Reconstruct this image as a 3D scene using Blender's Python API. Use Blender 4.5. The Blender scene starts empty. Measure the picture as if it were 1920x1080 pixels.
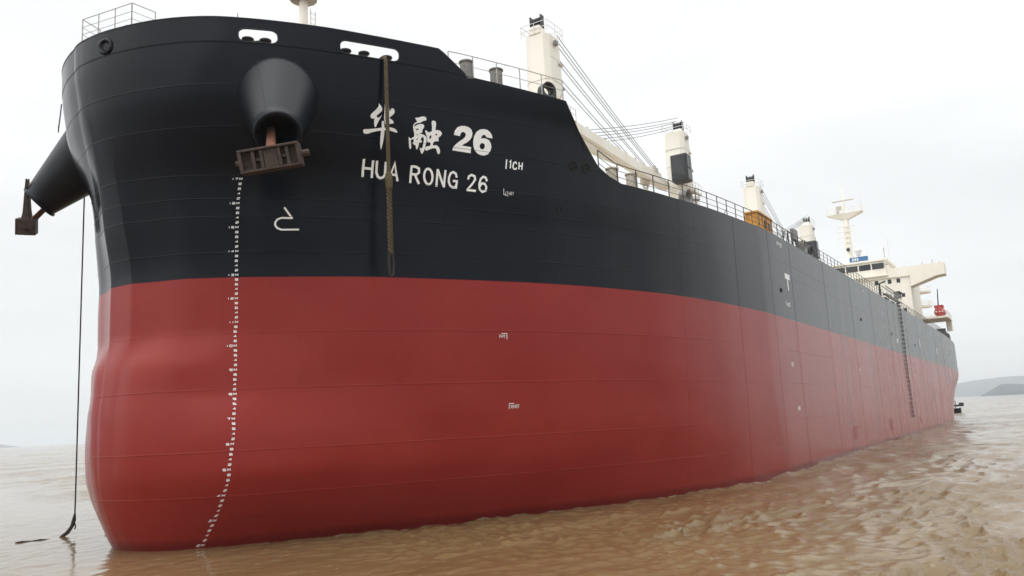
import bpy, bmesh, math, random
import numpy as np
from mathutils import Vector, Matrix
from mathutils.geometry import tessellate_polygon
R = math.radians
random.seed(7)
scene = bpy.context.scene

# ------------------------------------------------------------------ camera
cd = bpy.data.cameras.new('camera'); cam = bpy.data.objects.new('camera', cd)
scene.collection.objects.link(cam); scene.camera = cam
cd.sensor_width = 36.0; cd.lens = 36.0 * 1560 / 1920; cd.clip_start = .5; cd.clip_end = 40000
_r, _d, _f = ((.539013, -.840656, -.052567), (.104059, .128392, -.986249), (.835845, .526131, .156682))
CAM = Vector((-20, -32, 4.5))
cam.matrix_world = Matrix(((_r[0], -_d[0], -_f[0], CAM.x), (_r[1], -_d[1], -_f[1], CAM.y), (_r[2], -_d[2], -_f[2], CAM.z), (0, 0, 0, 1)))

# ------------------------------------------------------------------ overcast sky and sun
SUN_EL, SUN_AZ = R(42), R(158)          # azimuth: direction towards the sun, from +X counter-clockwise
w = bpy.data.worlds.new('World'); scene.world = w; w.use_nodes = True
nt = w.node_tree; N = nt.nodes; L = nt.links; N.clear()
out = N.new('ShaderNodeOutputWorld'); bg = N.new('ShaderNodeBackground'); bg.inputs['Strength'].default_value = .1
sky = N.new('ShaderNodeTexSky'); sky.sky_type = 'NISHITA'; sky.sun_disc = False
sky.sun_elevation = SUN_EL; sky.sun_rotation = R(90) - SUN_AZ; sky.dust_density = 4.0; sky.ozone_density = 1.0
tc = N.new('ShaderNodeTexCoord'); sep = N.new('ShaderNodeSeparateXYZ'); L.new(tc.outputs['Generated'], sep.inputs[0])
ramp = N.new('ShaderNodeValToRGB')       # CIE-like overcast dome: paler towards the zenith
cr = ramp.color_ramp; cr.elements[0].position = 0.0; cr.elements[0].color = (.362, .374, .382, 1)
cr.elements[1].position = 1.0; cr.elements[1].color = (1.0, 1.0, 1.0, 1)
e = cr.elements.new(.12); e.color = (.386, .394, .398, 1)
e = cr.elements.new(.45); e.color = (.450, .453, .455, 1)
L.new(sep.outputs['Z'], ramp.inputs[0])
cn = N.new('ShaderNodeTexNoise'); cn.inputs['Scale'].default_value = 2.2; cn.inputs['Detail'].default_value = 5
mpc = N.new('ShaderNodeMapping'); mpc.inputs['Scale'].default_value = (1, 1, 3.2)
L.new(tc.outputs['Generated'], mpc.inputs[0]); L.new(mpc.outputs[0], cn.inputs['Vector'])
mr = N.new('ShaderNodeMapRange'); mr.inputs[1].default_value = .3; mr.inputs[2].default_value = .7; mr.inputs[3].default_value = 22.8; mr.inputs[4].default_value = 26.6
L.new(cn.outputs['Fac'], mr.inputs[0])
mul = N.new('ShaderNodeVectorMath'); mul.operation = 'SCALE'; L.new(ramp.outputs[0], mul.inputs[0]); L.new(mr.outputs[0], mul.inputs['Scale'])
mix = N.new('ShaderNodeMix'); mix.data_type = 'RGBA'; mix.inputs[0].default_value = .94
L.new(sky.outputs[0], mix.inputs[6]); L.new(mul.outputs[0], mix.inputs[7])
L.new(mix.outputs[2], bg.inputs['Color']); L.new(bg.outputs[0], out.inputs['Surface'])

sd = bpy.data.lights.new('sun', 'SUN'); sd.energy = 1.3; sd.angle = R(95); sd.color = (1, .97, .93)
so = bpy.data.objects.new('sun', sd); scene.collection.objects.link(so)
_dir = Vector((math.cos(SUN_EL) * math.cos(SUN_AZ), math.cos(SUN_EL) * math.sin(SUN_AZ), math.sin(SUN_EL)))
so.rotation_euler = _dir.to_track_quat('Z', 'Y').to_euler(); so.location = (0, -40, 80)

vs = scene.view_settings; vs.view_transform = 'Standard'; vs.look = 'None'; vs.exposure = 0.0; vs.gamma = 1.0
scene.cycles.use_denoising = True; scene.cycles.max_bounces = 6; scene.cycles.volume_bounces = 2

# ------------------------------------------------------------------ materials
def node_mat(name, rough=.5, metal=0.0, spec=.5):
    m = bpy.data.materials.new(name); m.use_nodes = True
    b = m.node_tree.nodes['Principled BSDF']
    b.inputs['Roughness'].default_value = rough; b.inputs['Metallic'].default_value = metal
    b.inputs['Specular IOR Level'].default_value = spec
    return m, m.node_tree, b
def paint(name, col, rough=.5, vary=.12, scale=3.0, metal=0.0, dirt=None, bump=0.0, stretch=(1, 1, 1)):
    """painted / worn surface: base colour modulated by two noises, optional dirt colour, slight relief"""
    m, t, b = node_mat(name, rough, metal); n = t.nodes; l = t.links
    tcn = n.new('ShaderNodeTexCoord'); mp = n.new('ShaderNodeMapping'); mp.inputs['Scale'].default_value = stretch
    l.new(tcn.outputs['Object'], mp.inputs[0])
    nz = n.new('ShaderNodeTexNoise'); nz.inputs['Scale'].default_value = scale; nz.inputs['Detail'].default_value = 6; nz.inputs['Roughness'].default_value = .65
    l.new(mp.outputs[0], nz.inputs['Vector'])
    mx = n.new('ShaderNodeMix'); mx.data_type = 'RGBA'
    d = dirt if dirt else tuple(c * (1 - 3 * vary) for c in col)
    mx.inputs[6].default_value = (*d, 1); mx.inputs[7].default_value = (*col, 1)
    r = n.new('ShaderNodeMapRange'); r.inputs[1].default_value = .28; r.inputs[2].default_value = .28 + .35 * (1 - vary)
    l.new(nz.outputs['Fac'], r.inputs[0]); l.new(r.outputs[0], mx.inputs[0]); l.new(mx.outputs[2], b.inputs['Base Color'])
    if bump:
        bp = n.new('ShaderNodeBump'); bp.inputs['Strength'].default_value = bump; bp.inputs['Distance'].default_value = .02
        n2 = n.new('ShaderNodeTexNoise'); n2.inputs['Scale'].default_value = scale * 6; n2.inputs['Detail'].default_value = 4
        l.new(mp.outputs[0], n2.inputs['Vector']); l.new(n2.outputs['Fac'], bp.inputs['Height']); l.new(bp.outputs[0], b.inputs['Normal'])
    return m

def hull_material():
    m, t, b = node_mat('hull_paint', .3, 0, .17); n = t.nodes; l = t.links
    def math_(op, a, c=None, clamp=False):
        k = n.new('ShaderNodeMath'); k.operation = op; k.use_clamp = clamp
        for i, v in enumerate((a, c)):
            if v is None: continue
            if isinstance(v, (int, float)): k.inputs[i].default_value = v
            else: l.new(v, k.inputs[i])
        return k.outputs[0]
    def noise(scale, sc, detail=5, rough=.6):
        mp = n.new('ShaderNodeMapping'); mp.inputs['Scale'].default_value = sc; l.new(tcn.outputs['Object'], mp.inputs[0])
        z = n.new('ShaderNodeTexNoise'); z.inputs['Scale'].default_value = scale; z.inputs['Detail'].default_value = detail; z.inputs['Roughness'].default_value = rough
        l.new(mp.outputs[0], z.inputs['Vector']); return z.outputs['Fac']
    def mixc(f, a, c):
        k = n.new('ShaderNodeMix'); k.data_type = 'RGBA'
        for i, v in ((0, f), (6, a), (7, c)):
            if isinstance(v, tuple): k.inputs[i].default_value = (*v, 1)
            elif isinstance(v, (int, float)): k.inputs[i].default_value = v
            else: l.new(v, k.inputs[i])
        return k.outputs[2]
    def rng(v, a, c, d=0.0, e_=1.0):
        k = n.new('ShaderNodeMapRange'); k.inputs[1].default_value = a; k.inputs[2].default_value = c; k.inputs[3].default_value = d; k.inputs[4].default_value = e_
        l.new(v, k.inputs[0]); return k.outputs[0]
    tcn = n.new('ShaderNodeTexCoord'); sp = n.new('ShaderNodeSeparateXYZ'); l.new(tcn.outputs['Object'], sp.inputs[0])
    X, Z = sp.outputs['X'], sp.outputs['Z']
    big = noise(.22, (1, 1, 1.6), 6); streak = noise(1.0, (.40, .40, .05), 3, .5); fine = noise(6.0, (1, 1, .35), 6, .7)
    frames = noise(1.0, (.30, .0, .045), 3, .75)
    wear_sheen = rng(X, 14, 105)                                    # chalky wear and painted-in grazing sky sheen, growing from the shoulder aft
    # black topside
    blk = mixc(rng(big, .35, .65), (.0030, .0048, .0100), (.0045, .0068, .0130))
    blk = mixc(math_('MULTIPLY', wear_sheen, rng(streak, .3, .7, .35, .9)), blk, (.135, .156, .146))  # pale grey also stands in for sky reflected along the side
    # red antifouling
    red = mixc(rng(big, .35, .68), (.240, .0235, .0200), (.268, .0305, .0255))
    red = mixc(rng(fine, .45, .8, 0, .25), red, (.235, .041, .031))
    red_wear_sheen = mixc(rng(streak, .35, .7), (.315, .048, .036), (.350, .078, .062))  # paler aft red: weathered streaks with painted sky sheen mixed in
    red_wear_sheen = mixc(rng(frames, .54, .64, 0, .85), red_wear_sheen, (.20, .038, .033))
    red = mixc(math_('MULTIPLY', wear_sheen, .85), red, red_wear_sheen)
    # wet, slimy boot zone near the water
    wl = math_('SUBTRACT', math_('SUBTRACT', Z, 1.837), math_('MULTIPLY', X, .0065)); wet = rng(math_('ADD', wl, math_('MULTIPLY', fine, -.5)), -.08, .22, .8, 0)
    red = mixc(wet, red, (.12, .013, .012))
    scr = math_('MULTIPLY', rng(noise(1.0, (.16, .16, 1.9), 6, .72), .60, .72), rng(wl, .6, 5.5, .55, 0))      # fender scrapes low on the side
    red = mixc(scr, red, (.13, .020, .018))
    edge = math_('GREATER_THAN', math_('ADD', Z, math_('MULTIPLY', fine, .02)), 12.91)
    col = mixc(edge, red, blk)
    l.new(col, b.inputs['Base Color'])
    l.new(math_('ADD', rng(streak, .3, .7, .15, .21), math_('MULTIPLY', wear_sheen, .09)), b.inputs['Roughness'])
    # plating: hungry-horse dents between frames, plus orange-peel
    dent = noise(1.0, (.42, .42, .36), 2, .4); pan = noise(1.0, (1.3, .9, .12), 2, .4)
    h = math_('ADD', math_('ADD', math_('MULTIPLY', dent, .032), math_('MULTIPLY', pan, math_('ADD', math_('MULTIPLY', wear_sheen, .055), .016))), math_('MULTIPLY', fine, .0022))
    bp = n.new('ShaderNodeBump'); bp.inputs['Strength'].default_value = .14; bp.inputs['Distance'].default_value = 1.0
    l.new(h, bp.inputs['Height']); l.new(bp.outputs[0], b.inputs['Normal'])
    return m

M = {
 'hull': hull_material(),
 'black': paint('black_paint', (.0045, .0065, .0115), .36, .08, 1.5),
 'hole': paint('unlit_opening', (.0015, .0015, .0015), .9, .1, 3),
 'dark': paint('dark_machinery_paint', (.022, .024, .027), .5, .12, 4),
 'white_mark': paint('white_marking_paint', (.90, .91, .91), .45, .03, 5),
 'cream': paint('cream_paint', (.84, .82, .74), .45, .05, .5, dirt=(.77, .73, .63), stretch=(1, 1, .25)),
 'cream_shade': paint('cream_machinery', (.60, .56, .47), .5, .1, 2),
 'white': paint('white_paint', (.74, .75, .73), .42, .05, 1.0),
 'grey': paint('grey_deck_paint', (.20, .21, .205), .5, .12, 3, dirt=(.15, .13, .11)),
 'railgrey': paint('rail_paint', (.50, .50, .49), .5, .15, 5),
 'raildark': paint('rail_paint_dark', (.075, .075, .072), .5, .2, 5),
 'rust': paint('rusty_iron', (.068, .046, .037), .75, .25, 5, dirt=(.022, .017, .016), bump=.5),
 'rust2': paint('orange_rust', (.20, .080, .045), .8, .25, 6, dirt=(.07, .035, .025), bump=.4),
 'rope': paint('hemp_rope', (.115, .088, .046), .9, .25, 14, dirt=(.035, .028, .018), bump=.6),
 'rope_dark': paint('tarred_rope', (.035, .030, .027), .85, .2, 14, bump=.5),
 'wire': paint('steel_wire', (.16, .16, .16), .5, .15, 8),
 'deck': paint('deck_paint', (.10, .045, .035), .6, .15, 1),
 'yellow': paint('yellow_paint', (.62, .30, .022), .45, .15, 2.5, dirt=(.40, .17, .03)),
 'orange': paint('lifeboat_red', (.46, .035, .025), .35, .08, 2),
 'blue': paint('blue_canvas', (.045, .17, .37), .6, .1, 3),
 'patch': paint('fresh_antifouling', (.30, .035, .03), .45, .1, 2),
 'alum': paint('aluminium', (.42, .43, .43), .45, .12, 3, metal=.4),
}
M['black'].node_tree.nodes['Principled BSDF'].inputs['Specular IOR Level'].default_value = .26
def glass_mat():
    m, t, b = node_mat('dark_glass', .08); b.inputs['Base Color'].default_value = (.018, .022, .025, 1)
    nz = t.nodes.new('ShaderNodeTexNoise'); nz.inputs['Scale'].default_value = .6
    r = t.nodes.new('ShaderNodeMapRange'); r.inputs[3].default_value = .05; r.inputs[4].default_value = .18
    t.links.new(nz.outputs['Fac'], r.inputs[0]); t.links.new(r.outputs[0], b.inputs['Roughness']); return m
M['glass'] = glass_mat()

# ------------------------------------------------------------------ object helpers
COL = scene.collection
def obj(name, me, mat, parent=None, smooth=False):
    o = bpy.data.objects.new(name, me); COL.objects.link(o)
    if mat is not None:
        if len(me.materials) == 0: me.materials.append(mat)
    if parent is not None: o.parent = parent
    if smooth: me.polygons.foreach_set('use_smooth', [True] * len(me.polygons))
    return o
def pymesh(name, v, f):
    me = bpy.data.meshes.new(name); me.from_pydata([tuple(map(float, p)) for p in v], [], [tuple(q) for q in f]); me.update(); return me
def tag(o, label, cat, group=None, kind=None):
    if label: o['label'] = label
    if cat: o['category'] = cat
    if group: o['group'] = group
    if kind: o['kind'] = kind
    return o
def empty(name, parent=None, loc=(0, 0, 0)):
    o = bpy.data.objects.new(name, None); o.empty_display_size = .2; COL.objects.link(o); o.location = loc
    if parent is not None: o.parent = parent
    return o
class MB:
    """collects primitive pieces of ONE part"""
    def __init__(s): s.v = []; s.f = []
    def add(s, v, f):
        k = len(s.v); s.v += [tuple(p) for p in v]; s.f += [tuple(i + k for i in q) for q in f]; return s
    def box(s, a, b):
        x0, y0, z0 = a; x1, y1, z1 = b
        return s.add([(x0,y0,z0),(x1,y0,z0),(x1,y1,z0),(x0,y1,z0),(x0,y0,z1),(x1,y0,z1),(x1,y1,z1),(x0,y1,z1)],
                     [(0,3,2,1),(4,5,6,7),(0,1,5,4),(1,2,6,5),(2,3,7,6),(3,0,4,7)])
    def frustum(s, z0, r0, z1, r1, c=.25, off=(0, 0), off1=None):
        """tapered post with chamfered corners: r = (half x, half y)"""
        ring = []
        for z, (rx, ry), o_ in ((z0, r0, off), (z1, r1, off1 or off)):
            q = [(rx-c*rx,-ry),(rx,-ry+c*ry),(rx,ry-c*ry),(rx-c*rx,ry),(-rx+c*rx,ry),(-rx,ry-c*ry),(-rx,-ry+c*ry),(-rx+c*rx,-ry)]
            ring += [(o_[0]+x, o_[1]+y, z) for x, y in q]
        return s.add(ring, [(i, (i+1) % 8, 8+(i+1) % 8, 8+i) for i in range(8)] + [tuple(range(7, -1, -1)), tuple(range(8, 16))])
    def tube(s, pts, r, n=6, closed=False, cap=True):
        P = [Vector(p) for p in pts]; m = len(P); rr = r if isinstance(r, (list, tuple)) else [r] * m
        vs_, fs = [], []; up = None
        for i, p in enumerate(P):
            a = P[(i-1) % m] if (i or closed) else p; b = P[(i+1) % m] if (i < m-1 or closed) else p
            d = (b - a).normalized()
            if up is None:
                up = Vector((0, 0, 1)) if abs(d.z) < .9 else Vector((1, 0, 0))
            u = (up - d * up.dot(d)).normalized(); vv = d.cross(u); up = u
            for k in range(n):
                t_ = 2 * math.pi * k / n; vs_.append(p + (u * math.cos(t_) + vv * math.sin(t_)) * rr[i])
        for i in range(m - (0 if closed else 1)):
            j = (i + 1) % m
            for k in range(n): fs.append((i*n+k, i*n+(k+1) % n, j*n+(k+1) % n, j*n+k))
        if cap and not closed: fs.append(tuple(range(n-1, -1, -1))); fs.append(tuple((m-1)*n+k for k in range(n)))
        return s.add(vs_, fs)
    def lathe(s, prof, org=(0, 0, 0), axis=(0, 0, 1), n=24, cap=True):
        ax = Vector(axis).normalized(); u = (Vector((1, 0, 0)) if abs(ax.x) < .8 else Vector((0, 1, 0))); u = (u - ax * u.dot(ax)).normalized(); vv = ax.cross(u); o_ = Vector(org)
        vs_, fs = [], []
        for r, t_ in prof:
            for k in range(n):
                a = 2 * math.pi * k / n; vs_.append(o_ + ax * t_ + (u * math.cos(a) + vv * math.sin(a)) * r)
        for i in range(len(prof) - 1):
            for k in range(n): fs.append((i*n+k, i*n+(k+1) % n, (i+1)*n+(k+1) % n, (i+1)*n+k))
        if cap: fs.append(tuple(range(n-1, -1, -1))); fs.append(tuple((len(prof)-1)*n+k for k in range(n)))
        return s.add(vs_, fs)
    def mesh(s, name, xf=None):
        v = s.v if xf is None else [tuple(xf @ Vector(p)) for p in s.v]
        return pymesh(name, v, s.f)
    def build(s, name, mat, parent=None, smooth=False, loc=None, xf=None, sharp=35):
        me = s.mesh(name, xf); o = obj(name, me, mat, parent, smooth)
        if smooth: me.set_sharp_from_angle(angle=R(sharp))
        if loc is not None: o.location = loc
        return o
def bevel(o, wd=.03, seg=2):
    b = o.modifiers.new('bevel', 'BEVEL'); b.width = wd; b.segments = seg; b.limit_method = 'ANGLE'; b.angle_limit = R(40); return o
def copy_tree(o, parent=None, loc=None):
    c = o.copy(); COL.objects.link(c); c.parent = parent
    if loc is not None: c.location = loc
    for ch in list(o.children): copy_tree(ch, c)
    return c

# ---- hull form: x position (metres aft of the stem datum) of each half-breadth, level by level (metres above keel)
CLY = .85          # the middle-line plane lies at y = +CLY; half-breadths are counted from y = 0
HN = np.array([-CLY,-.5,-.15,.1,.5,1,2,3,4,5,6,7,8,9,10,11,12,13,14,15,16,16.6])
HZ = np.array([-1,1.85,3,4,5,6.2,7.2,8.2,9.2,10.,10.41,10.55,12.9,15.45,17.15,18.95,20.55,22.3,23.4])
HX = np.array([
[3,3,3.05,3.125,3.3,3.7,4.8,6.1,7.5,9.1,10.6,12.1,13.6,15.3,17.1,18.9,20.8,23,25.7,29,33.5,40],
[1.35,1.36,1.42,1.474,1.6,1.85,2.6,3.7,5.1,6.6,8.1,9.6,11.2,12.9,14.7,16.5,18.5,20.7,23.5,26.8,31.5,38],
[0.75,0.76,0.82,0.874,1,1.2,1.75,2.55,3.6,5,6.5,8.1,9.8,11.5,13.3,15.2,17.2,19.5,22.3,25.8,31,38],
[0.42,0.43,0.47,0.509,0.6,0.76,1.18,1.8,2.6,3.9,5.4,7,8.7,10.5,12.3,14.2,16.2,18.6,21.5,25,30.5,38],
[0.22,0.23,0.27,0.284,0.35,0.465,0.835,1.41,2.15,3.3,4.75,6.35,8.05,9.85,11.7,13.6,15.6,17.9,20.9,24.3,30,37.5],
[0.15,0.16,0.2,0.21,0.24,0.35,0.744,1.366,2.15,3.3,4.7,6.2,7.85,9.65,11.4,13.3,15.2,17.5,20.4,23.9,29.6,37.3],
[0.16,0.17,0.21,0.22,0.25,0.35,0.78,1.5,2.4,3.55,4.9,6.3,7.8,9.5,11.2,13.1,15,17.3,20.2,23.7,29.4,37.2],
[0.26,0.27,0.31,0.32,0.35,0.47,0.96,1.82,2.82,3.9,5.12,6.4,7.8,9.4,11.1,12.9,14.8,17.1,20,23.4,29.3,37],
[0.38,0.39,0.43,0.44,0.47,0.595,1.047,1.878,2.9,3.97,5.15,6.3,7.65,9.3,10.95,12.7,14.6,16.9,19.8,23.2,29.1,37],
[0.62,0.63,0.67,0.73,0.84,1,1.42,2.12,3,4.04,5.15,6.22,7.55,9.22,10.88,12.6,14.5,16.8,19.7,23.1,29,37],
[0.74,0.746,0.768,0.865,1.02,1.21,1.57,2.255,3.075,4.085,5.15,6.205,7.513,9.205,10.857,12.562,14.462,16.762,19.625,23.025,29,37],
[0.78,0.785,0.8,0.91,1.08,1.28,1.62,2.3,3.1,4.1,5.15,6.2,7.5,9.2,10.85,12.55,14.45,16.75,19.6,23,29,37],
[0.78,0.785,0.8,0.91,1.08,1.28,1.62,2.28,3.08,4.05,5.1,6.2,7.5,9.1,10.75,12.5,14.4,16.7,19.5,23,29,37],
[0.32,0.325,0.34,0.45,0.63,0.84,1.2,1.85,2.65,3.55,4.6,5.8,7.15,8.75,10.4,12.2,14.1,16.4,19.1,22.6,28.6,37],
[-0.05,-0.045,-0.02,0.06,0.2,0.38,0.76,1.4,2.2,3.1,4.15,5.35,6.75,8.3,9.9,11.65,13.5,15.8,18.4,22,28.1,37],
[-0.55,-0.55,-0.52,-0.49,-0.42,-0.3,0.02,0.45,1,1.75,2.85,4.2,5.7,7.35,9.2,11.1,13.1,15.4,18.1,21.6,27.7,37],
[-0.95,-0.95,-0.93,-0.906,-0.85,-0.76,-0.5,-0.13,0.32,1.05,2.05,3.4,4.95,6.6,8.6,10.6,12.6,14.9,17.4,21,27,37],
[-1.16,-1.155,-1.13,-1.109,-1.06,-0.97,-0.72,-0.35,0.12,0.8,1.8,3,4.5,6.2,8,9.9,11.8,13.8,16.1,19.6,26,37],
[-1.15,-1.145,-1.13,-1.109,-1.06,-0.96,-0.71,-0.36,0.14,0.84,1.86,3.07,4.45,6.12,7.9,9.8,11.8,13.9,16.3,19.7,26,37]])
BH = 16.6
def _slopes(x,y):
    # monotone cubic slopes along axis 0
    d = np.diff(y,axis=0)/np.diff(x)[(slice(None),)+(None,)*(y.ndim-1)]
    m = np.zeros_like(y); m[0]=d[0]; m[-1]=d[-1]
    a,b = d[:-1],d[1:]
    with np.errstate(divide='ignore',invalid='ignore'):
        hm = np.where(a*b>0, 2*a*b/(a+b), 0.0)
    m[1:-1]=np.nan_to_num(hm); return m
_HS = _slopes(HZ,HX)
def _level(z):
    i = int(np.clip(np.searchsorted(HZ,z)-1,0,len(HZ)-2)); w=HZ[i+1]-HZ[i]; t=(z-HZ[i])/w
    t=min(max(t,-.5),1.4)
    h00=2*t**3-3*t**2+1;h10=t**3-2*t**2+t;h01=-2*t**3+3*t**2;h11=t**3-t**2
    return h00*HX[i]+h10*w*_HS[i]+h01*HX[i+1]+h11*w*_HS[i+1]
_cache={}
def _lv(z):
    k=round(z,3)
    if k not in _cache:
        X=_level(k); s=_slopes(HN,X); _cache[k]=(X,s)
    return _cache[k]
def hull_x(h,z):
    X,s=_lv(z); i=int(np.clip(np.searchsorted(HN,h)-1,0,len(HN)-2)); w=HN[i+1]-HN[i]; t=(h-HN[i])/w
    return (2*t**3-3*t**2+1)*X[i]+(t**3-2*t**2+t)*w*s[i]+(-2*t**3+3*t**2)*X[i+1]+(t**3-t**2)*w*s[i+1]
def stern_h(x,z):
    t=max(0.,(x-150)/40.)
    k=.055+.42*max(0.,min(1.,(12.5-z)/10.))**1.6
    return BH*(1-k*t**2.3)
def hull_h(x,z):
    X,_=_lv(z)
    if x>=X[-1]: return stern_h(x,z)
    if x<=X[0]: return -CLY
    a,b=-CLY,BH
    for _ in range(40):
        m=.5*(a+b)
        if hull_x(m,z)<x: a=m
        else: b=m
    return .5*(a+b)
def deck_z(x):
    # top edge of the shell plating along the ship
    return float(np.interp(x,[-2,10,15.2,15.8,16.8,17.7,18.5,19.4,24,40,70,190],[22.32,22.32,22.02,21.3,20.2,19.2,18.78,18.52,18.5,19.0,19.25,19.2]))
def bulwark_z(x):
    return deck_z(x)+float(np.interp(x,[-2,2,8.9,10.1],[1.10,1.10,1.03,.02]))
def far_y(h,z):
    # the side away from the camera, mirrored about the middle line
    sh=float(np.interp(z,[2.2,3.5,5,7,8.3,9.2,10.,10.6,12,14,15.5,17,19,21,23.4],[0,.26,.58,.62,.50,.38,.10,-.15,-.2,-.12,.1,.42,.75,.95,.72]))
    return 2*CLY+h-sh*min(1.,(h+CLY)/2.)
# ---- end hull form

# ------------------------------------------------------------------ water: one sheet out to the horizon, finer close by
def water_material():
    m, t, b = node_mat('muddy_water', .16); n = t.nodes; l = t.links
    b.inputs['IOR'].default_value = 1.333
    tcn = n.new('ShaderNodeTexCoord')
    def noise(sc, detail=6, rough=.6):
        mp = n.new('ShaderNodeMapping'); mp.inputs['Scale'].default_value = sc; mp.inputs['Rotation'].default_value = (0, 0, R(24)); l.new(tcn.outputs['Object'], mp.inputs[0])
        z = n.new('ShaderNodeTexNoise'); z.inputs['Scale'].default_value = 1.0; z.inputs['Detail'].default_value = detail; z.inputs['Roughness'].default_value = rough
        l.new(mp.outputs[0], z.inputs['Vector']); return z.outputs['Fac']
    def rng(v, a, c, d=0.0, e_=1.0):
        k = n.new('ShaderNodeMapRange'); k.inputs[1].default_value = a; k.inputs[2].default_value = c; k.inputs[3].default_value = d; k.inputs[4].default_value = e_
        l.new(v, k.inputs[0]); return k.outputs[0]
    def mixc(f, a, c):
        k = n.new('ShaderNodeMix'); k.data_type = 'RGBA'; l.new(f, k.inputs[0])
        for i, v in ((6, a), (7, c)):
            if isinstance(v, tuple): k.inputs[i].default_value = (*v, 1)
            else: l.new(v, k.inputs[i])
        return k.outputs[2]
    silt = noise((.045, .11, .1), 7, .62)                     # drifting plumes of silt
    fleck = noise((.9, 2.6, 1), 8, .72)
    col = mixc(rng(silt, .34, .66), (.145, .092, .038), (.202, .140, .070))
    col = mixc(rng(fleck, .58, .74, 0, .65), col, (.40, .33, .24))    # froth and scum flecks
    la = n.new('ShaderNodeAttribute'); la.attribute_name = 'lap'
    lk = n.new('ShaderNodeMath'); lk.operation = 'MULTIPLY'; l.new(la.outputs['Fac'], lk.inputs[0]); l.new(rng(noise((3.0, 3.0, 1), 6, .7), .47, .62), lk.inputs[1])
    col = mixc(lk.outputs[0], col, (.46, .40, .31))                   # froth lapping along the shell
    l.new(col, b.inputs['Base Color'])
    at = n.new('ShaderNodeAttribute'); at.attribute_name = 'ruffle'; ruf = at.outputs['Fac']       # wind-ruffled (1) or slack (0) water
    def math_(op, a, c):
        k = n.new('ShaderNodeMath'); k.operation = op
        for i, v in enumerate((a, c)):
            if isinstance(v, (int, float)): k.inputs[i].default_value = v
            else: l.new(v, k.inputs[i])
        return k.outputs[0]
    l.new(math_('MULTIPLY', rng(fleck, .45, .8, .11, .34), rng(ruf, 0, 1, .6, 1.0)), b.inputs['Roughness'])
    bp = n.new('ShaderNodeBump'); bp.inputs['Strength'].default_value = 1.0; l.new(rng(ruf, 0, 1, .004, .075), bp.inputs['Distance'])
    def smul(v, k): return math_('MULTIPLY', v, k)
    l.new(math_('ADD', noise((1.6, 3.6, 1), 8, .68), smul(noise((5.5, 12.0, 1), 4, .6), .28)), bp.inputs['Height']); l.new(bp.outputs[0], b.inputs['Normal'])
    return m
def smooth01(a, b, x):
    t = np.clip((x - a) / (b - a), 0, 1); return t * t * (3 - 2 * t)
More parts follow.
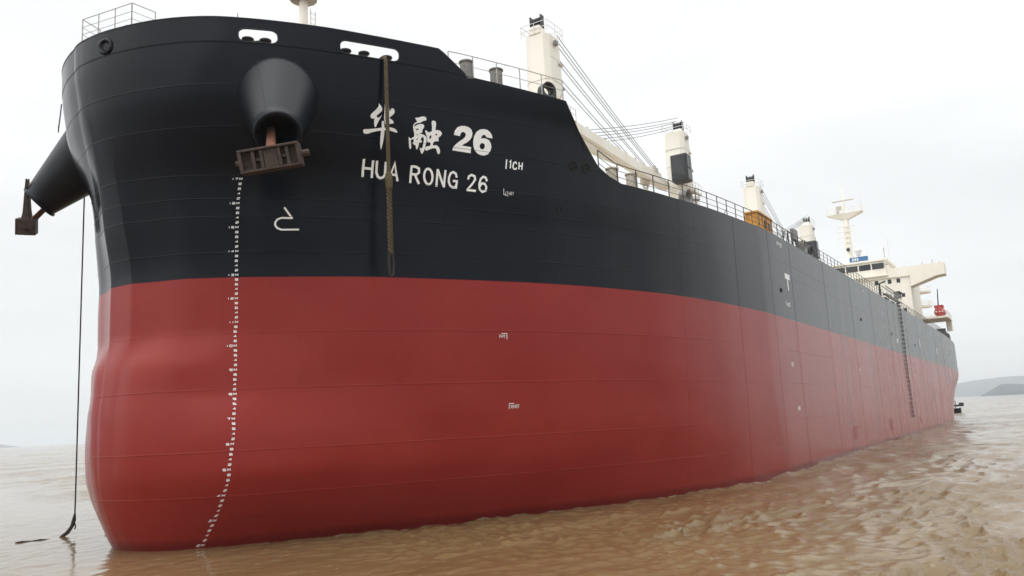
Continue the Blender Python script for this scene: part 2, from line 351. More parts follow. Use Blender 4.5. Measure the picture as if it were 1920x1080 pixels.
def build_water():
    rng = np.random.default_rng(11)
    ang = np.concatenate([np.arange(-10, 80, .115), np.arange(80, 350, 6.0)]) * math.pi / 180
    rad = [1.0, 4.0, 8.0]
    while rad[-1] < 420: rad.append(rad[-1] + max(.085, rad[-1] * .0062))
    while rad[-1] < 12000: rad.append(rad[-1] * 1.09)
    rad = np.array(rad); na, nr = len(ang), len(rad)
    A, Rr = np.meshgrid(ang, rad); X = CAM.x + Rr * np.cos(A); Y = CAM.y + Rr * np.sin(A)
    step = np.maximum(np.gradient(rad)[:, None] * np.ones_like(A), Rr * .115 * math.pi / 180)
    step = np.where(A > R(80), Rr * .1, step)
    Z = np.zeros_like(X)
    # domain warp breaks the regularity of the sines
    wx = sum(np.sin(X * k * math.cos(t_) + Y * k * math.sin(t_) + p) / (k * 5) for k, t_, p in zip((.11, .23, .41, .73, 1.3, 2.1), (.3, 1.7, 2.9, 4.4, 5.3, 0.9), (0, 1, 2, 3, 4, 5)))
    wy = sum(np.sin(X * k * math.cos(t_) + Y * k * math.sin(t_) + p) / (k * 5) for k, t_, p in zip((.13, .21, .47, .69, 1.2, 2.4), (1.1, 2.6, .2, 5.1, 3.9, 2.2), (2, 5, 1, 0, 3, 4)))
    U, V = X + wx, Y + wy
    patch = .5 + .5 * np.sin(.19 * X + .11 * Y + 2 * np.sin(.07 * Y)) * np.sin(.13 * Y - .05 * X + 1.5 * np.sin(.09 * X))
    fb = sum(np.sin(k * ((X + 3 * wx) * math.cos(t_) + (Y + 3 * wy) * math.sin(t_)) + p) * a_ for k, t_, p, a_ in zip((.16, .27, .45, .8, 1.4, 2.3), (1.35, .9, 1.7, 1.1, 1.55, 1.0), (.4, 2.2, 4.0, 1.3, 5.1, 3.3), (1, .85, .7, .5, .35, .25)))
    slick = smooth01(-.5, .9, fb)                             # glassy slicks between ruffled streaks
    DX = np.zeros_like(X); DY = np.zeros_like(X); nw = 96
    for i in range(nw):
        lam = .24 * (5.5 / .24) ** (i / (nw - 1.0)) * rng.uniform(.92, 1.08)
        th = R(112) + rng.normal(0, .75); k = 2 * math.pi / lam
        amp = .0122 * lam if lam < .9 else .0110 * (.9 / lam) ** .25
        wgt = smooth01(1.8, 3.4, lam / step)
        ph = k * (U * math.cos(th) + V * math.sin(th)) + rng.uniform(0, 6.28)
        g = 1.0 if lam > 2.5 else (.35 + .55 * patch + .45 * slick)
        Z += amp * wgt * np.sin(ph) * g; c = amp * wgt * np.cos(ph) * g * .85
        DX += c * math.cos(th); DY += c * math.sin(th)            # crests pinch together
    calm = smooth01(-3, 10, X - .34 * (Y + 16))                # slack water ahead of the stem
    chop = smooth01(14, 40, X) * (1 - smooth01(0, 26, np.abs(Y + 18)))
    gain = (.14 + .86 * calm) * (1 + 1.0 * chop)
    gain = gain * (1 - .7 * smooth01(500, 2500, Rr))
    Z *= gain; X = X + DX * gain; Y = Y + DY * gain
    v = np.stack([X, Y, Z], -1).reshape(-1, 3)
    i = np.arange(nr - 1)[:, None] * na; j = np.arange(na)[None, :]; jn = (j + 1) % na
    q = np.stack([i + j, i + na + j, i + na + jn, i + jn], -1).reshape(-1, 4)[:, ::-1]
    c = len(v); v = np.vstack([v, [[CAM.x, CAM.y, 0]]])
    me = bpy.data.meshes.new('water'); me.vertices.add(len(v)); me.vertices.foreach_set('co', v.astype('f4').ravel())
    nq = len(q); me.loops.add(nq * 4); me.loops.foreach_set('vertex_index', q.astype('i4').ravel())
    me.polygons.add(nq); me.polygons.foreach_set('loop_start', np.arange(nq, dtype='i4') * 4)
    me.polygons.foreach_set('use_smooth', np.ones(nq, dtype=bool)); me.update(calc_edges=True); me.validate()
    ra = me.attributes.new('ruffle', 'FLOAT', 'POINT'); ra.data.foreach_set('value', np.append(np.clip(calm * (.18 + .95 * slick) * (1 - .5 * smooth01(150, 900, Rr)), 0, 1).ravel(), 0).astype('f4'))
    hx = np.linspace(-2, 189, 400); hh = np.array([hull_h(float(x), 1.95 + .0065 * float(x)) for x in hx])
    dist = np.abs(v[:, 1] + np.interp(v[:, 0], hx, hh)); lap = np.where((v[:, 0] > 1.0) & (v[:, 0] < 189), np.exp(-(dist / .30) ** 2), 0)
    lb_ = me.attributes.new('lap', 'FLOAT', 'POINT'); lb_.data.foreach_set('value', lap.astype('f4'))
    o = obj('water', me, water_material()); tag(o, 'muddy brown choppy water round the ship', None, kind='structure'); return o
build_water()

# ------------------------------------------------------------------ hills on the far shore
hill_mat = paint('hill_scrub', (.020, .040, .058), .9, .3, .004, dirt=(.030, .042, .055))
def hill(name, cx, cy, along, length, depth, height, seed, label, profile):
    rng = np.random.default_rng(seed); nu, nv = 120, 40
    d = Vector((along[0], along[1], 0)).normalized(); p_ = Vector((-d.y, d.x, 0)); v = []; f = []
    ph = rng.uniform(0, 6.28, 24)
    for i in range(nu):
        a = i / (nu - 1)
        for j in range(nv):
            b = j / (nv - 1) * 2 - 1
            base = float(np.interp(a, *profile)) * (1 - b * b) ** .8
            rg = sum(math.sin((k + 1) * 3.1 * a + ph[k] + 1.7 * b * (k % 3)) / (k + 1.5) for k in range(10))
            z = height * base * (1 + .07 * rg) - 3 * (abs(b) > .98) - 2 + rng.normal(0, .012) * height * base
            q = Vector((cx, cy, 0)) + d * ((a - .5) * length) + p_ * (b * depth); v.append((q.x, q.y, z))
    for i in range(nu - 1):
        for j in range(nv - 1): f.append((i*nv+j, (i+1)*nv+j, (i+1)*nv+j+1, i*nv+j+1))
    o = obj(name, pymesh(name, v, f), hill_mat, None, True); tag(o, label, None, kind='structure'); return o
hill('near_island', 3975, 68, (0, -1), 300, 130, 45, 3, 'small dark wooded island on the horizon right of the stern', ([0, .12, .3, .42, .55, .7, .85, 1], [0, .38, .95, 1.0, .92, .78, .4, 0]))
hill('far_hills', 8000, 100, (.06, -1), 2300, 500, 140, 5, 'pale distant range of hills behind the small island', ([0, .12, .25, .33, .42, .6, .75, .9, 1], [.05, .35, .72, .93, 1.0, .86, .78, .5, 0]))
hill('far_headland', 3380, 7210, (.9, -.45), 620, 200, 62, 8, 'faint grey headland low on the horizon at far left', ([0, .2, .45, .6, .8, 1], [.3, .9, 1, .85, .35, 0]))

# ------------------------------------------------------------------ haze: one closed box of pale air round everything
hb = MB().box((-13500, -13500, -3), (13500, 13500, 200)).build('haze', None)
hm = bpy.data.materials.new('haze_air'); hm.use_nodes = True; hn = hm.node_tree.nodes; hn.clear()
ho = hn.new('ShaderNodeOutputMaterial'); hv = hn.new('ShaderNodeVolumePrincipled'); hv.inputs['Color'].default_value = (.86, .94, 1.0, 1)
hv.inputs['Density'].default_value = 1.5e-4; hv.inputs['Anisotropy'].default_value = .35
hm.node_tree.links.new(hv.outputs[0], ho.inputs['Volume']); hb.data.materials.append(hm)
tag(hb, 'thin pale sea haze over the water', None, kind='stuff')

NAME_BRUSH = {'hua':[[[(6.484,20.414),(6.535,20.351),(6.611,20.268),(6.651,20.179),(6.645,20.096),(6.584,20.005),(6.502,19.911),(6.473,19.86),(6.526,19.775),(6.593,19.819),(6.672,19.924),(6.645,19.826),(6.604,19.692),(6.567,19.548),(6.544,19.441),(6.525,19.376),(6.491,19.387),(6.445,19.485),(6.416,19.644),(6.411,19.74),(6.335,19.721),(6.279,19.741),(6.246,19.806),(6.251,19.899),(6.31,19.989),(6.397,20.106),(6.466,20.222),(6.486,20.308)]],[[(6.719,20.368),(6.791,20.416),(6.862,20.38),(6.914,20.28),(6.942,20.13),(6.987,20.185),(7.021,20.274),(7.077,20.279),(7.141,20.222),(7.166,20.118),(7.123,20.016),(7.036,19.919),(6.978,19.835),(7.053,19.808),(7.14,19.758),(7.19,19.683),(7.183,19.634),(7.066,19.598),(6.921,19.55),(6.849,19.587),(6.778,19.81)]],[[(6.079,19.197),(6.102,19.243),(6.293,19.272),(6.533,19.33),(6.715,19.382),(6.757,19.383),(6.944,19.424),(7.092,19.452),(7.251,19.432),(7.35,19.375),(7.401,19.311),(7.402,19.269),(7.371,19.255),(7.232,19.288),(7.095,19.312),(6.965,19.31),(6.84,19.287),(6.717,19.254),(6.577,19.213),(6.421,19.147),(6.289,19.073),(6.178,19.059),(6.109,19.097)]],[[(6.716,19.666),(6.755,19.69),(6.803,19.662),(6.857,19.448),(6.904,19.174),(6.92,18.943),(6.926,18.664),(6.921,18.491),(6.908,18.473),(6.869,18.565),(6.82,18.744),(6.778,19.018),(6.757,19.248),(6.748,19.433),(6.719,19.592)]]],'rong':[[[(8.066,20.021),(8.213,20.06),(8.363,20.131),(8.44,20.15),(8.522,20.127),(8.566,20.054),(8.558,19.982),(8.462,19.953),(8.371,19.892),(8.308,19.835),(8.231,19.823),(8.176,19.87),(8.108,19.949)]],[[(8.177,19.866),(8.241,19.821),(8.148,19.786),(8.095,19.742),(8.069,19.674),(8.081,19.626),(8.158,19.708),(8.267,19.773),(8.382,19.799),(8.462,19.786),(8.504,19.732),(8.498,19.651),(8.459,19.566),(8.439,19.493),(8.462,19.436),(8.377,19.374),(8.352,19.34),(8.457,19.352),(8.549,19.325),(8.643,19.273),(8.685,19.169),(8.687,19.01),(8.669,18.808),(8.644,18.626),(8.611,18.532),(8.582,18.483),(8.541,18.504),(8.499,18.587),(8.437,18.737),(8.467,18.731),(8.525,18.719),(8.549,18.752),(8.564,18.913),(8.567,19.112),(8.535,19.208),(8.492,19.241),(8.46,19.187),(8.427,19.122),(8.468,19.059),(8.501,19.024),(8.469,18.979),(8.378,18.947),(8.383,18.848),(8.363,18.727),(8.347,18.651),(8.319,18.647),(8.28,18.717),(8.254,18.821),(8.186,18.832),(8.108,18.91),(8.147,18.965),(8.136,19.071),(8.067,19.062),(8.014,19.035),(8.047,18.882),(8.09,18.711),(8.079,18.636),(8.041,18.637),(7.996,18.719),(7.953,18.909),(7.912,19.148),(7.954,19.125),(7.998,19.078),(8.116,19.177),(8.137,19.229),(8.111,19.344),(8.064,19.475),(8.026,19.608),(8.031,19.708),(8.07,19.783),(8.131,19.839)],[(8.141,19.546),(8.199,19.545),(8.292,19.574),(8.261,19.515),(8.207,19.487),(8.165,19.51)],[(8.216,19.28),(8.258,19.322),(8.298,19.312),(8.256,19.267)],[(8.244,19.087),(8.276,19.131),(8.301,19.124),(8.293,19.074),(8.258,19.053)]],[[(8.564,19.512),(8.599,19.547),(8.673,19.498),(8.726,19.466),(8.81,19.509),(8.861,19.541),(8.847,19.736),(8.803,19.911),(8.813,20.003),(8.89,20.03),(8.971,20.008),(9.013,19.903),(9.01,19.741),(9.015,19.61),(9.111,19.635),(9.212,19.62),(9.299,19.552),(9.313,19.462),(9.259,19.373),(9.179,19.291),(9.203,19.203),(9.207,19.133),(9.12,19.121),(9.035,19.098),(8.985,19.031),(8.983,18.92),(9.095,18.925),(9.101,18.957),(9.193,18.919),(9.27,18.848),(9.326,18.714),(9.322,18.593),(9.279,18.551),(9.224,18.601),(9.182,18.696),(9.13,18.799),(9.034,18.796),(8.923,18.752),(8.817,18.688),(8.746,18.649),(8.69,18.661),(8.667,18.728),(8.694,18.811),(8.774,18.858),(8.876,18.886),(8.874,18.985),(8.838,19.035),(8.763,19.02),(8.709,19.063),(8.704,19.172),(8.67,19.287),(8.62,19.38)],[(8.784,19.314),(8.856,19.365),(8.873,19.277),(8.847,19.202),(8.801,19.176)],[(9.02,19.443),(9.111,19.457),(9.106,19.412),(9.072,19.366),(9.046,19.392)]]],'two':[[[(9.856,19.527),(9.88,19.725),(9.974,19.886),(10.129,19.98),(10.31,20.009),(10.498,19.979),(10.624,19.895),(10.696,19.739),(10.688,19.57),(10.619,19.412),(10.485,19.263),(10.355,19.17),(10.255,19.083),(10.693,19.07),(10.693,18.786),(9.854,18.809),(9.884,18.959),(9.992,19.119),(10.14,19.268),(10.291,19.4),(10.373,19.505),(10.399,19.62),(10.336,19.71),(10.244,19.725),(10.166,19.658),(10.129,19.505)]]],'six':[[[(11.662,19.622),(11.624,19.767),(11.518,19.902),(11.377,19.993),(11.207,20.004),(11.023,19.95),(10.866,19.802),(10.783,19.585),(10.761,19.358),(10.79,19.14),(10.861,18.964),(10.983,18.832),(11.156,18.763),(11.343,18.762),(11.505,18.847),(11.605,19.011),(11.64,19.204),(11.596,19.386),(11.491,19.522),(11.335,19.574),(11.204,19.565),(11.113,19.529),(11.142,19.639),(11.21,19.731),(11.304,19.73),(11.369,19.635)],[(11.203,19.341),(11.299,19.306),(11.33,19.198),(11.298,19.081),(11.208,19.031),(11.112,19.073),(11.077,19.18),(11.112,19.298)]]]}
NAME_STROKES = {'H':[[(6.384,18.024),(6.493,17.272)],[(6.73,17.998),(6.834,17.255)],[(6.447,17.652),(6.786,17.637)]],'U':[[(6.881,17.998),(6.964,17.5),(7.047,17.336),(7.153,17.273),(7.255,17.324),(7.303,17.453),(7.223,17.987)]],'A':[[(7.496,17.197),(7.577,17.961),(7.832,17.203)],[(7.55,17.477),(7.735,17.463)]],'R':[[(8.335,17.169),(8.259,17.939)],[(8.267,17.902),(8.428,17.9),(8.574,17.83),(8.605,17.658),(8.52,17.56),(8.316,17.566)],[(8.464,17.548),(8.682,17.158)]],'O':[[(9.183,17.512),(9.19,17.411),(9.18,17.319),(9.155,17.246),(9.117,17.197),(9.07,17.176),(9.019,17.187),(8.966,17.228),(8.918,17.294),(8.877,17.381),(8.847,17.479),(8.831,17.581),(8.83,17.677),(8.845,17.76),(8.875,17.821),(8.917,17.856),(8.968,17.862),(9.022,17.837),(9.076,17.784),(9.123,17.708),(9.16,17.614),(9.183,17.512)]],'N':[[(9.4,17.103),(9.343,17.896)],[(9.346,17.88),(9.704,17.122)],[(9.707,17.099),(9.675,17.883)]],'G':[[(10.206,17.595),(10.138,17.77),(10.02,17.833),(9.918,17.762),(9.87,17.576),(9.884,17.363),(9.972,17.19),(10.102,17.127),(10.192,17.162),(10.218,17.264)],[(10.052,17.43),(10.225,17.431),(10.225,17.083)]],'2':[[(10.704,17.565),(10.736,17.72),(10.843,17.792),(10.978,17.747),(11.026,17.6),(10.931,17.405),(10.722,17.082)],[(10.691,17.079),(11.111,17.071)]],'6':[[(11.568,17.576),(11.493,17.737),(11.374,17.765),(11.269,17.644),(11.226,17.403),(11.265,17.17),(11.407,17.057),(11.549,17.132),(11.566,17.303),(11.469,17.446),(11.337,17.449),(11.268,17.306)]]}
MARK_1CH = [[(12.424,18.726),(12.41,18.266)],[(12.568,18.612),(12.631,18.685),(12.622,18.312)],[(12.936,18.566),(12.872,18.661),(12.775,18.601),(12.743,18.424),(12.787,18.315),(12.886,18.308),(12.943,18.393)],[(13.053,18.678),(13.047,18.318)],[(13.218,18.674),(13.197,18.311)],[(13.052,18.497),(13.207,18.495)]]
MARK_TANK = {'1TWBT':([[(12.372,17.314),(12.395,17.045),(12.606,16.98)]],[(12.462,17.041),(12.914,17.049),(12.449,17.19)]),'FPT':([[(12.393,10.43),(12.638,10.432),(12.636,10.159)]],[(12.3,10.219),(12.582,10.213),(12.301,10.374)]),'1BWBT':([[(12.84,6.939),(12.832,7.191),(13.07,7.191)]],[(12.902,6.982),(13.363,6.973),(12.897,7.143)])}
MARK_BULB = [[(4.063,15.833),(4.348,15.369)],[(4.365,15.382),(4.026,15.388),(3.914,15.324),(3.862,15.199),(3.872,15.075),(3.955,14.952),(4.079,14.891),(4.605,14.904)]]
DRAFT_X = [(17,2.68),(16,2.74),(15,2.82),(14,2.92),(13,2.98),(12,2.98),(11,2.99),(10,2.91),(9,2.86),(8,2.8),(7,2.57),(6,2.46),(5,2.37),(4,2.43),(3,2.61),(2,2.7)]

# ------------------------------------------------------------------ the ship
SHIP = empty('bulk_carrier', None, (-.08, 0, -1.837)); SHIP.rotation_euler = (0, .0065, 0)      # slight trim by the stern
tag(SHIP, 'huge black and red bulk carrier anchored in muddy water with cream cranes', 'ship')
def hull_n(x, h, z):
    """outward normal on the visible (negative y) side"""
    if h >= BH - 1e-3 or x > _lv(z)[0][-1]:
        e_ = .3; g = (stern_h(x + e_, z) - stern_h(x - e_, z)) / (2 * e_); return Vector((-g, -1, 0)).normalized()
    e_ = .05; hh = max(h, -CLY + e_); xh = (hull_x(hh + e_, z) - hull_x(hh - e_, z)) / (2 * e_); xz = (hull_x(h, z + e_) - hull_x(h, z - e_)) / (2 * e_)
    return Vector((-1, -xh, xz)).normalized()
def on_hull(x, z, off=0.0):
    h = hull_h(x, z); n_ = hull_n(x, h, z); return Vector((x, -h, z)) + n_ * off
def on_hull_h(h, z, off=0.0):
    x = hull_x(h, z); n_ = hull_n(x, h, z); return Vector((x, -h, z)) + n_ * off

def columns():
    hs = list(np.concatenate([[-CLY, -.75, -.6, -.5, -.4, -.3, -.22, -.15, -.08, 0, .1, .2, .35, .5, .65, .8], np.arange(1, 13.2, .2), np.linspace(13.2, 14.8, 81)[:-1], np.arange(14.8, 16.4, .1), np.linspace(16.4, BH, 7)]))
    xs = list(np.concatenate([np.arange(41, 150, 3.0), np.arange(150, 190.01, 1.6)]))
    return hs, xs
def col_top(h):
    z = 19.0
    for _ in range(60): z = .5 * z + .5 * deck_z(hull_x(h, z))
    return z
NR = 84
def build_hull():
    hs, xs = columns(); V = []; F = []
    def add_col(fn, zt):
        k = len(V)
        for r in range(NR): V.append(fn(-.9 + (zt + .9) * (r / (NR - 1))))
        return k
    port = []
    for h in hs: port.append(add_col(lambda z: (hull_x(h, z), -h, z), col_top(h)))
    for x in xs: port.append(add_col(lambda z: (x, -stern_h(x, z), z), deck_z(x)))
    star = [port[0]]
    for c in port[1:]:
        k = len(V)
        for r in range(NR): x, y, z = V[c + r]; V.append((x, far_y(-y, z), z))
        star.append(k)
    for a, b in zip(port[:-1], port[1:]):
        for r in range(NR - 1): F.append((a + r, b + r, b + r + 1, a + r + 1))
    for a, b in zip(star[:-1], star[1:]):
        for r in range(NR - 1): F.append((a + r, a + r + 1, b + r + 1, b + r))
    a, b = port[-1], star[-1]
    for r in range(NR - 1): F.append((a + r, b + r, b + r + 1, a + r + 1))
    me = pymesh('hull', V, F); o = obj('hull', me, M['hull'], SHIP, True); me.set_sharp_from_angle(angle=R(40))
    dv = []; df = []                                   # deck plating between the two sheer strakes
    for c, s_ in zip(port, star):
        x, y, z = V[c + NR - 1]; dv += [(x, y + .02, z - .06), (x, far_y(-y, z) - .02, z - .06)]
    for i in range(1, len(port) - 1): df.append((2*i, 2*i+2, 2*i+3, 2*i+1))
    obj('deck', pymesh('deck', dv, df), M['deck'], SHIP)
    return o
HULL = build_hull()

# bulwark round the forecastle, pierced by the fairlead slots
SLOTS = [(2.10, 22.67, .60, .30), (6.0, 22.67, 1.17, .30)]      # centre x, centre z, half length, half height
def slot_sd(x, z):
    d = 9.0
    for cx, cz, a, b in SLOTS:
        a_ = a * 1.0; qx = abs(x - cx) - (a_ - b * .8); qz = abs(z - cz) - b * .2
        d = min(d, math.hypot(max(qx, 0), max(qz, 0)) - b * .8)
    return d
def build_bulwark():
    gs = []; g = -(11.1 + CLY)                            # signed distance from the middle line, negative on the visible side
    while g < 11.1 + CLY:
        gs.append(g); a = abs(g) - CLY
        slope = (hull_x(a + .05, 22.8) - hull_x(max(a - .05, -CLY), 22.8)) / .1; g += .065 / math.sqrt(1 + slope * slope)
    hs = gs; NRB = 26; V = []; F = []; info = []
    for g in gs:
        a = abs(g) - CLY; z0 = z1 = 22.3
        for _ in range(30): z0 = deck_z(hull_x(a, z0)); z1 = bulwark_z(hull_x(a, z1))
        for r in range(NRB):
            z = z0 + (z1 - z0) * r / (NRB - 1); x = hull_x(a, z); V.append((x, -a if g < 0 else far_y(a, z), z)); info.append(slot_sd(x, z))
    for i in range(len(hs) - 1):
        for r in range(NRB - 1):
            q = (i*NRB + r, i*NRB + r + 1, (i+1)*NRB + r + 1, (i+1)*NRB + r)
            if sum(info[k] for k in q) / 4 < 0: continue
            F.append(q)
    o = obj('bulwark', pymesh('bulwark', V, F), M['hull'], SHIP, True)
    sm = o.modifiers.new('plate', 'SOLIDIFY'); sm.thickness = .03; sm.offset = 0
    cap = MB(); path = [V[i*NRB + NRB - 1] for i in range(0, len(hs), 4)]
    cap.tube([(p[0], p[1], p[2] + .01) for p in path], .035, 6); cap.build('bulwark_cap', M['black'], o, True)
    for cx, cz, a, b in SLOTS:                           # rounded steel rim round each slot
        pts = []; rr = b * .8
        for sx, sz, t0 in ((1, 1, 0), (-1, 1, 90), (-1, -1, 180), (1, -1, 270)):
            for k in range(7):
                t_ = R(t0 + 15 * k); px_ = cx + sx * (a - rr) + rr * math.cos(t_); pz_ = cz + sz * (b * .2) + rr * math.sin(t_); pts.append((px_, pz_))
        dense = []
        for i, p in enumerate(pts):
            q = pts[(i+1) % len(pts)]; n_ = max(1, int(math.hypot(q[0]-p[0], q[1]-p[1]) / .15))
            dense += [(p[0] + (q[0]-p[0]) * k / n_, p[1] + (q[1]-p[1]) * k / n_) for k in range(n_)]
        for side in (1, -1):
            ring = [on_hull(x, z, .0) for x, z in dense]
            MB().tube([(p.x, p.y if side == 1 else far_y(-p.y, p.z), p.z) for p in ring], .032, 8, closed=True).build('fairlead_rim', M['black'], o, True)
    return o
BULWARK = build_bulwark()

# weld beads on the shell
def far_pt(h, z):
    x = hull_x(h, z); n_ = hull_n(x, h, z); return (Vector((x, far_y(h, z), z)), Vector((n_.x, -n_.y, n_.z)))
def seam_h(z, x1):
    pts = [far_pt(h, z) for h in (4, 3.2, 2.4, 1.7, 1.0, .5, .1, -.3, -.6)]; hs = []; h = -CLY
    while h < BH and hull_x(h, z) < x1: hs.append(h); h += .12 if h < 3 else .3
    pts += [(on_hull_h(h, z), hull_n(hull_x(h, z), h, z)) for h in hs]; x = 41.0
    while x < x1: pts.append((Vector((x, -stern_h(x, z), z)), Vector((0, -1, 0)))); x += 3
    return pts
def bead(pts, width, proud, across, name='weld_seam'):
    v = []; f = []
    for p, n_ in pts:
        a = Vector(across); a = (a - n_ * a.dot(n_)).normalized() * width
        v += [p + a + n_ * .001, p + n_ * proud, p - a + n_ * .001]
    for i in range(len(pts) - 1):
        k = 3 * i; f += [(k, k+3, k+4, k+1), (k+1, k+4, k+5, k+2)]
    return obj(name, pymesh(name, v, f), M['hull'], HULL, True)
for z, x1 in ((22.32, 9.5), (20.55, 15), (18.95, 18), (17.15, 60), (15.45, 44), (13.95, 34), (10.55, 188), (8.2, 188), (5.72, 188), (3.95, 34), (16.2, 188)):
    bead(seam_h(z, x1), .026, .020, (0, 0, 1))
for x in (24.5, 31.9, 38.7, 44.6, 56, 67.5, 79, 90.5, 95.6, 106, 117.5, 129, 140.5, 152):
    zt = deck_z(x) - .05; pts = []
    for k in range(40):
        z = .2 + (zt - .2) * k / 39; pts.append((on_hull(x, z), hull_n(x, hull_h(x, z), z)))
    bead(pts, .03, .013, (1, 0, 0))

LEV = [3.95, 5.72, 8.2, 10.55, 13.95, 15.45, 17.15, 18.95, 20.55, 22.25]
for k in range(9):                                       # butt welds, staggered from strake to strake
    for x in (2.6 + 1.1 * (k % 3), 8.2 + 1.7 * (k % 2), 14.2 + 1.3 * (k % 3), 20.3 + 1.6 * (k % 2)):
        if LEV[k + 1] > deck_z(x): continue
        pts = []
        for j in range(9):
            z = LEV[k] + (LEV[k + 1] - LEV[k]) * j / 8; pts.append((on_hull(x, z), hull_n(x, hull_h(x, z), z)))
        bead(pts, .02, .009, (1, 0, 0))

# ---- lettering painted on the shell, laid on the curved plating
def flat_to_hull(name, bm2, off, parent=None, mat='white_mark', step=.3):
    """bm2: bmesh in (x, z) plane (y = 0); cut fine enough to follow the plating, then pushed onto it"""
    xs = [v.co.x for v in bm2.verts]; zs = [v.co.z for v in bm2.verts]
    for ax, lo, hi in ((0, min(xs), max(xs)), (2, min(zs), max(zs))):
        c = lo + step
        while c < hi:
            no = Vector((1, 0, 0)) if ax == 0 else Vector((0, 0, 1)); co = no * c
            bmesh.ops.bisect_plane(bm2, geom=bm2.verts[:] + bm2.edges[:] + bm2.faces[:], plane_co=co, plane_no=no); c += step
    for v in bm2.verts: v.co = on_hull(v.co.x, v.co.z, off)
    me = bpy.data.meshes.new(name); bmesh.ops.recalc_face_normals(bm2, faces=bm2.faces[:]); bm2.to_mesh(me); bm2.free()
    return obj(name, me, M[mat], parent or HULL)
def add_poly(bm2, loops):
    vl = [[Vector((x, z, 0)) for x, z in lp] for lp in loops]; flat = [p for lp in vl for p in lp]
    bv = [bm2.verts.new((p.x, 0, p.y)) for p in flat]
    for t_ in tessellate_polygon(vl):
        try: bm2.faces.new([bv[i] for i in t_])
        except ValueError: pass
def add_stroke(bm2, pts, wd, kx=.85, closed=False):
    P = [Vector((x / kx, z)) for x, z in pts]; n_ = len(P); Lf = []; Rt = []
    for i in range(n_):
        a = P[i-1] if i else (P[-2] if closed else None); b = P[i+1] if i < n_ - 1 else (P[1] if closed else None)
        d1 = (P[i] - a).normalized() if a is not None else None; d2 = (b - P[i]).normalized() if b is not None else None
        d1 = d1 or d2; d2 = d2 or d1
        n1 = Vector((-d1.y, d1.x)); n2 = Vector((-d2.y, d2.x)); m_ = (n1 + n2)
        if m_.length < .2: m_ = n1
        m_.normalize(); sc = wd / 2 / max(.45, m_.dot(n1)); Lf.append(P[i] + m_ * sc); Rt.append(P[i] - m_ * sc)
    bl = [bm2.verts.new((p.x * kx, 0, p.y)) for p in Lf]; br = [bm2.verts.new((p.x * kx, 0, p.y)) for p in Rt]
    for i in range(n_ - 1): bm2.faces.new((bl[i], bl[i+1], br[i+1], br[i]))
for key, polys in NAME_BRUSH.items():
    for q, loops in enumerate(polys):
        b2 = bmesh.new(); add_poly(b2, loops); flat_to_hull('name_character' if key in ('hua', 'rong') else 'name_numeral', b2, .014 + .003 * q)
for key, strokes in NAME_STROKES.items():
    for q, st in enumerate(strokes):
        b2 = bmesh.new(); add_stroke(b2, st, .105, closed=(key == 'O')); flat_to_hull('name_letter', b2, .014 + .003 * q)
for q, st in enumerate(MARK_1CH):
    b2 = bmesh.new(); add_stroke(b2, st, .068, .9); flat_to_hull('chain_mark', b2, .014 + .003 * q)
for q, st in enumerate(MARK_BULB):
    b2 = bmesh.new(); add_stroke(b2, st, .075, .78); flat_to_hull('bulbous_bow_mark', b2, .014 + .003 * q)
FONT = {'0': [[(0,0),(1,0),(1,1),(0,1),(0,0)]], '1': [[(.5,0),(.5,1)]], '2': [[(0,1),(1,1),(1,.52),(0,.48),(0,0),(1,0)]], '3': [[(0,1),(1,1),(1,0),(0,0)], [(.2,.5),(1,.5)]],
 '4': [[(.75,0),(.75,1),(0,.35),(1,.35)]], '5': [[(1,1),(0,1),(0,.52),(1,.48),(1,0),(0,0)]], '6': [[(1,1),(0,1),(0,0),(1,0),(1,.5),(0,.5)]], '7': [[(0,1),(1,1),(.35,0)]],
 '8': [[(0,0),(1,0),(1,1),(0,1),(0,0)], [(0,.5),(1,.5)]], '9': [[(0,0),(1,0),(1,1),(0,1),(0,.5),(1,.5)]], 'M': [[(0,0),(0,1),(.5,.35),(1,1),(1,0)]],
 'F': [[(0,0),(0,1),(1,1)], [(0,.5),(.8,.5)]], 'P': [[(0,0),(0,1),(1,1),(1,.5),(0,.5)]], 'T': [[(.5,0),(.5,1)], [(0,1),(1,1)]], 'W': [[(0,1),(.25,0),(.5,.7),(.75,0),(1,1)]], 'B': [[(0,0),(0,1),(.85,1),(1,.75),(.85,.5),(1,.25),(.85,0),(0,0)], [(0,.5),(.85,.5)]]}
def text_strokes(txt, org, ux, uz, cw, gap, hgt):
    """strokes in (x, z) for txt starting at org; ux: metres of x per metre of reading direction"""
    res = []; c = 0.0
    for ch in txt:
        wd = cw * (.45 if ch == '1' else 1.0)
        for st in FONT[ch]: res.append([(org[0] + ux * (c + a * wd), org[1] + uz * (c + a * wd) + b * hgt) for a, b in st])
        c += wd + gap
    return res
for txt, (br_, (p0, p1, p2)) in MARK_TANK.items():
    b2 = bmesh.new()
    for st in br_: add_stroke(b2, st, .028, .88)
    flat_to_hull('tank_mark', b2, .012)
    ln = p1[0] - p0[0]; cw = ln / (len(txt) * 1.3)
    b2 = bmesh.new()
    for st in text_strokes(txt, p0, 1, (p1[1] - p0[1]) / ln, cw, cw * .35, (p2[1] - p0[1]) * .9): add_stroke(b2, st, .018, .88)
    flat_to_hull('tank_mark', b2, .014)
dz = [a for a, _ in DRAFT_X][::-1]; dxs = [b for _, b in DRAFT_X][::-1]
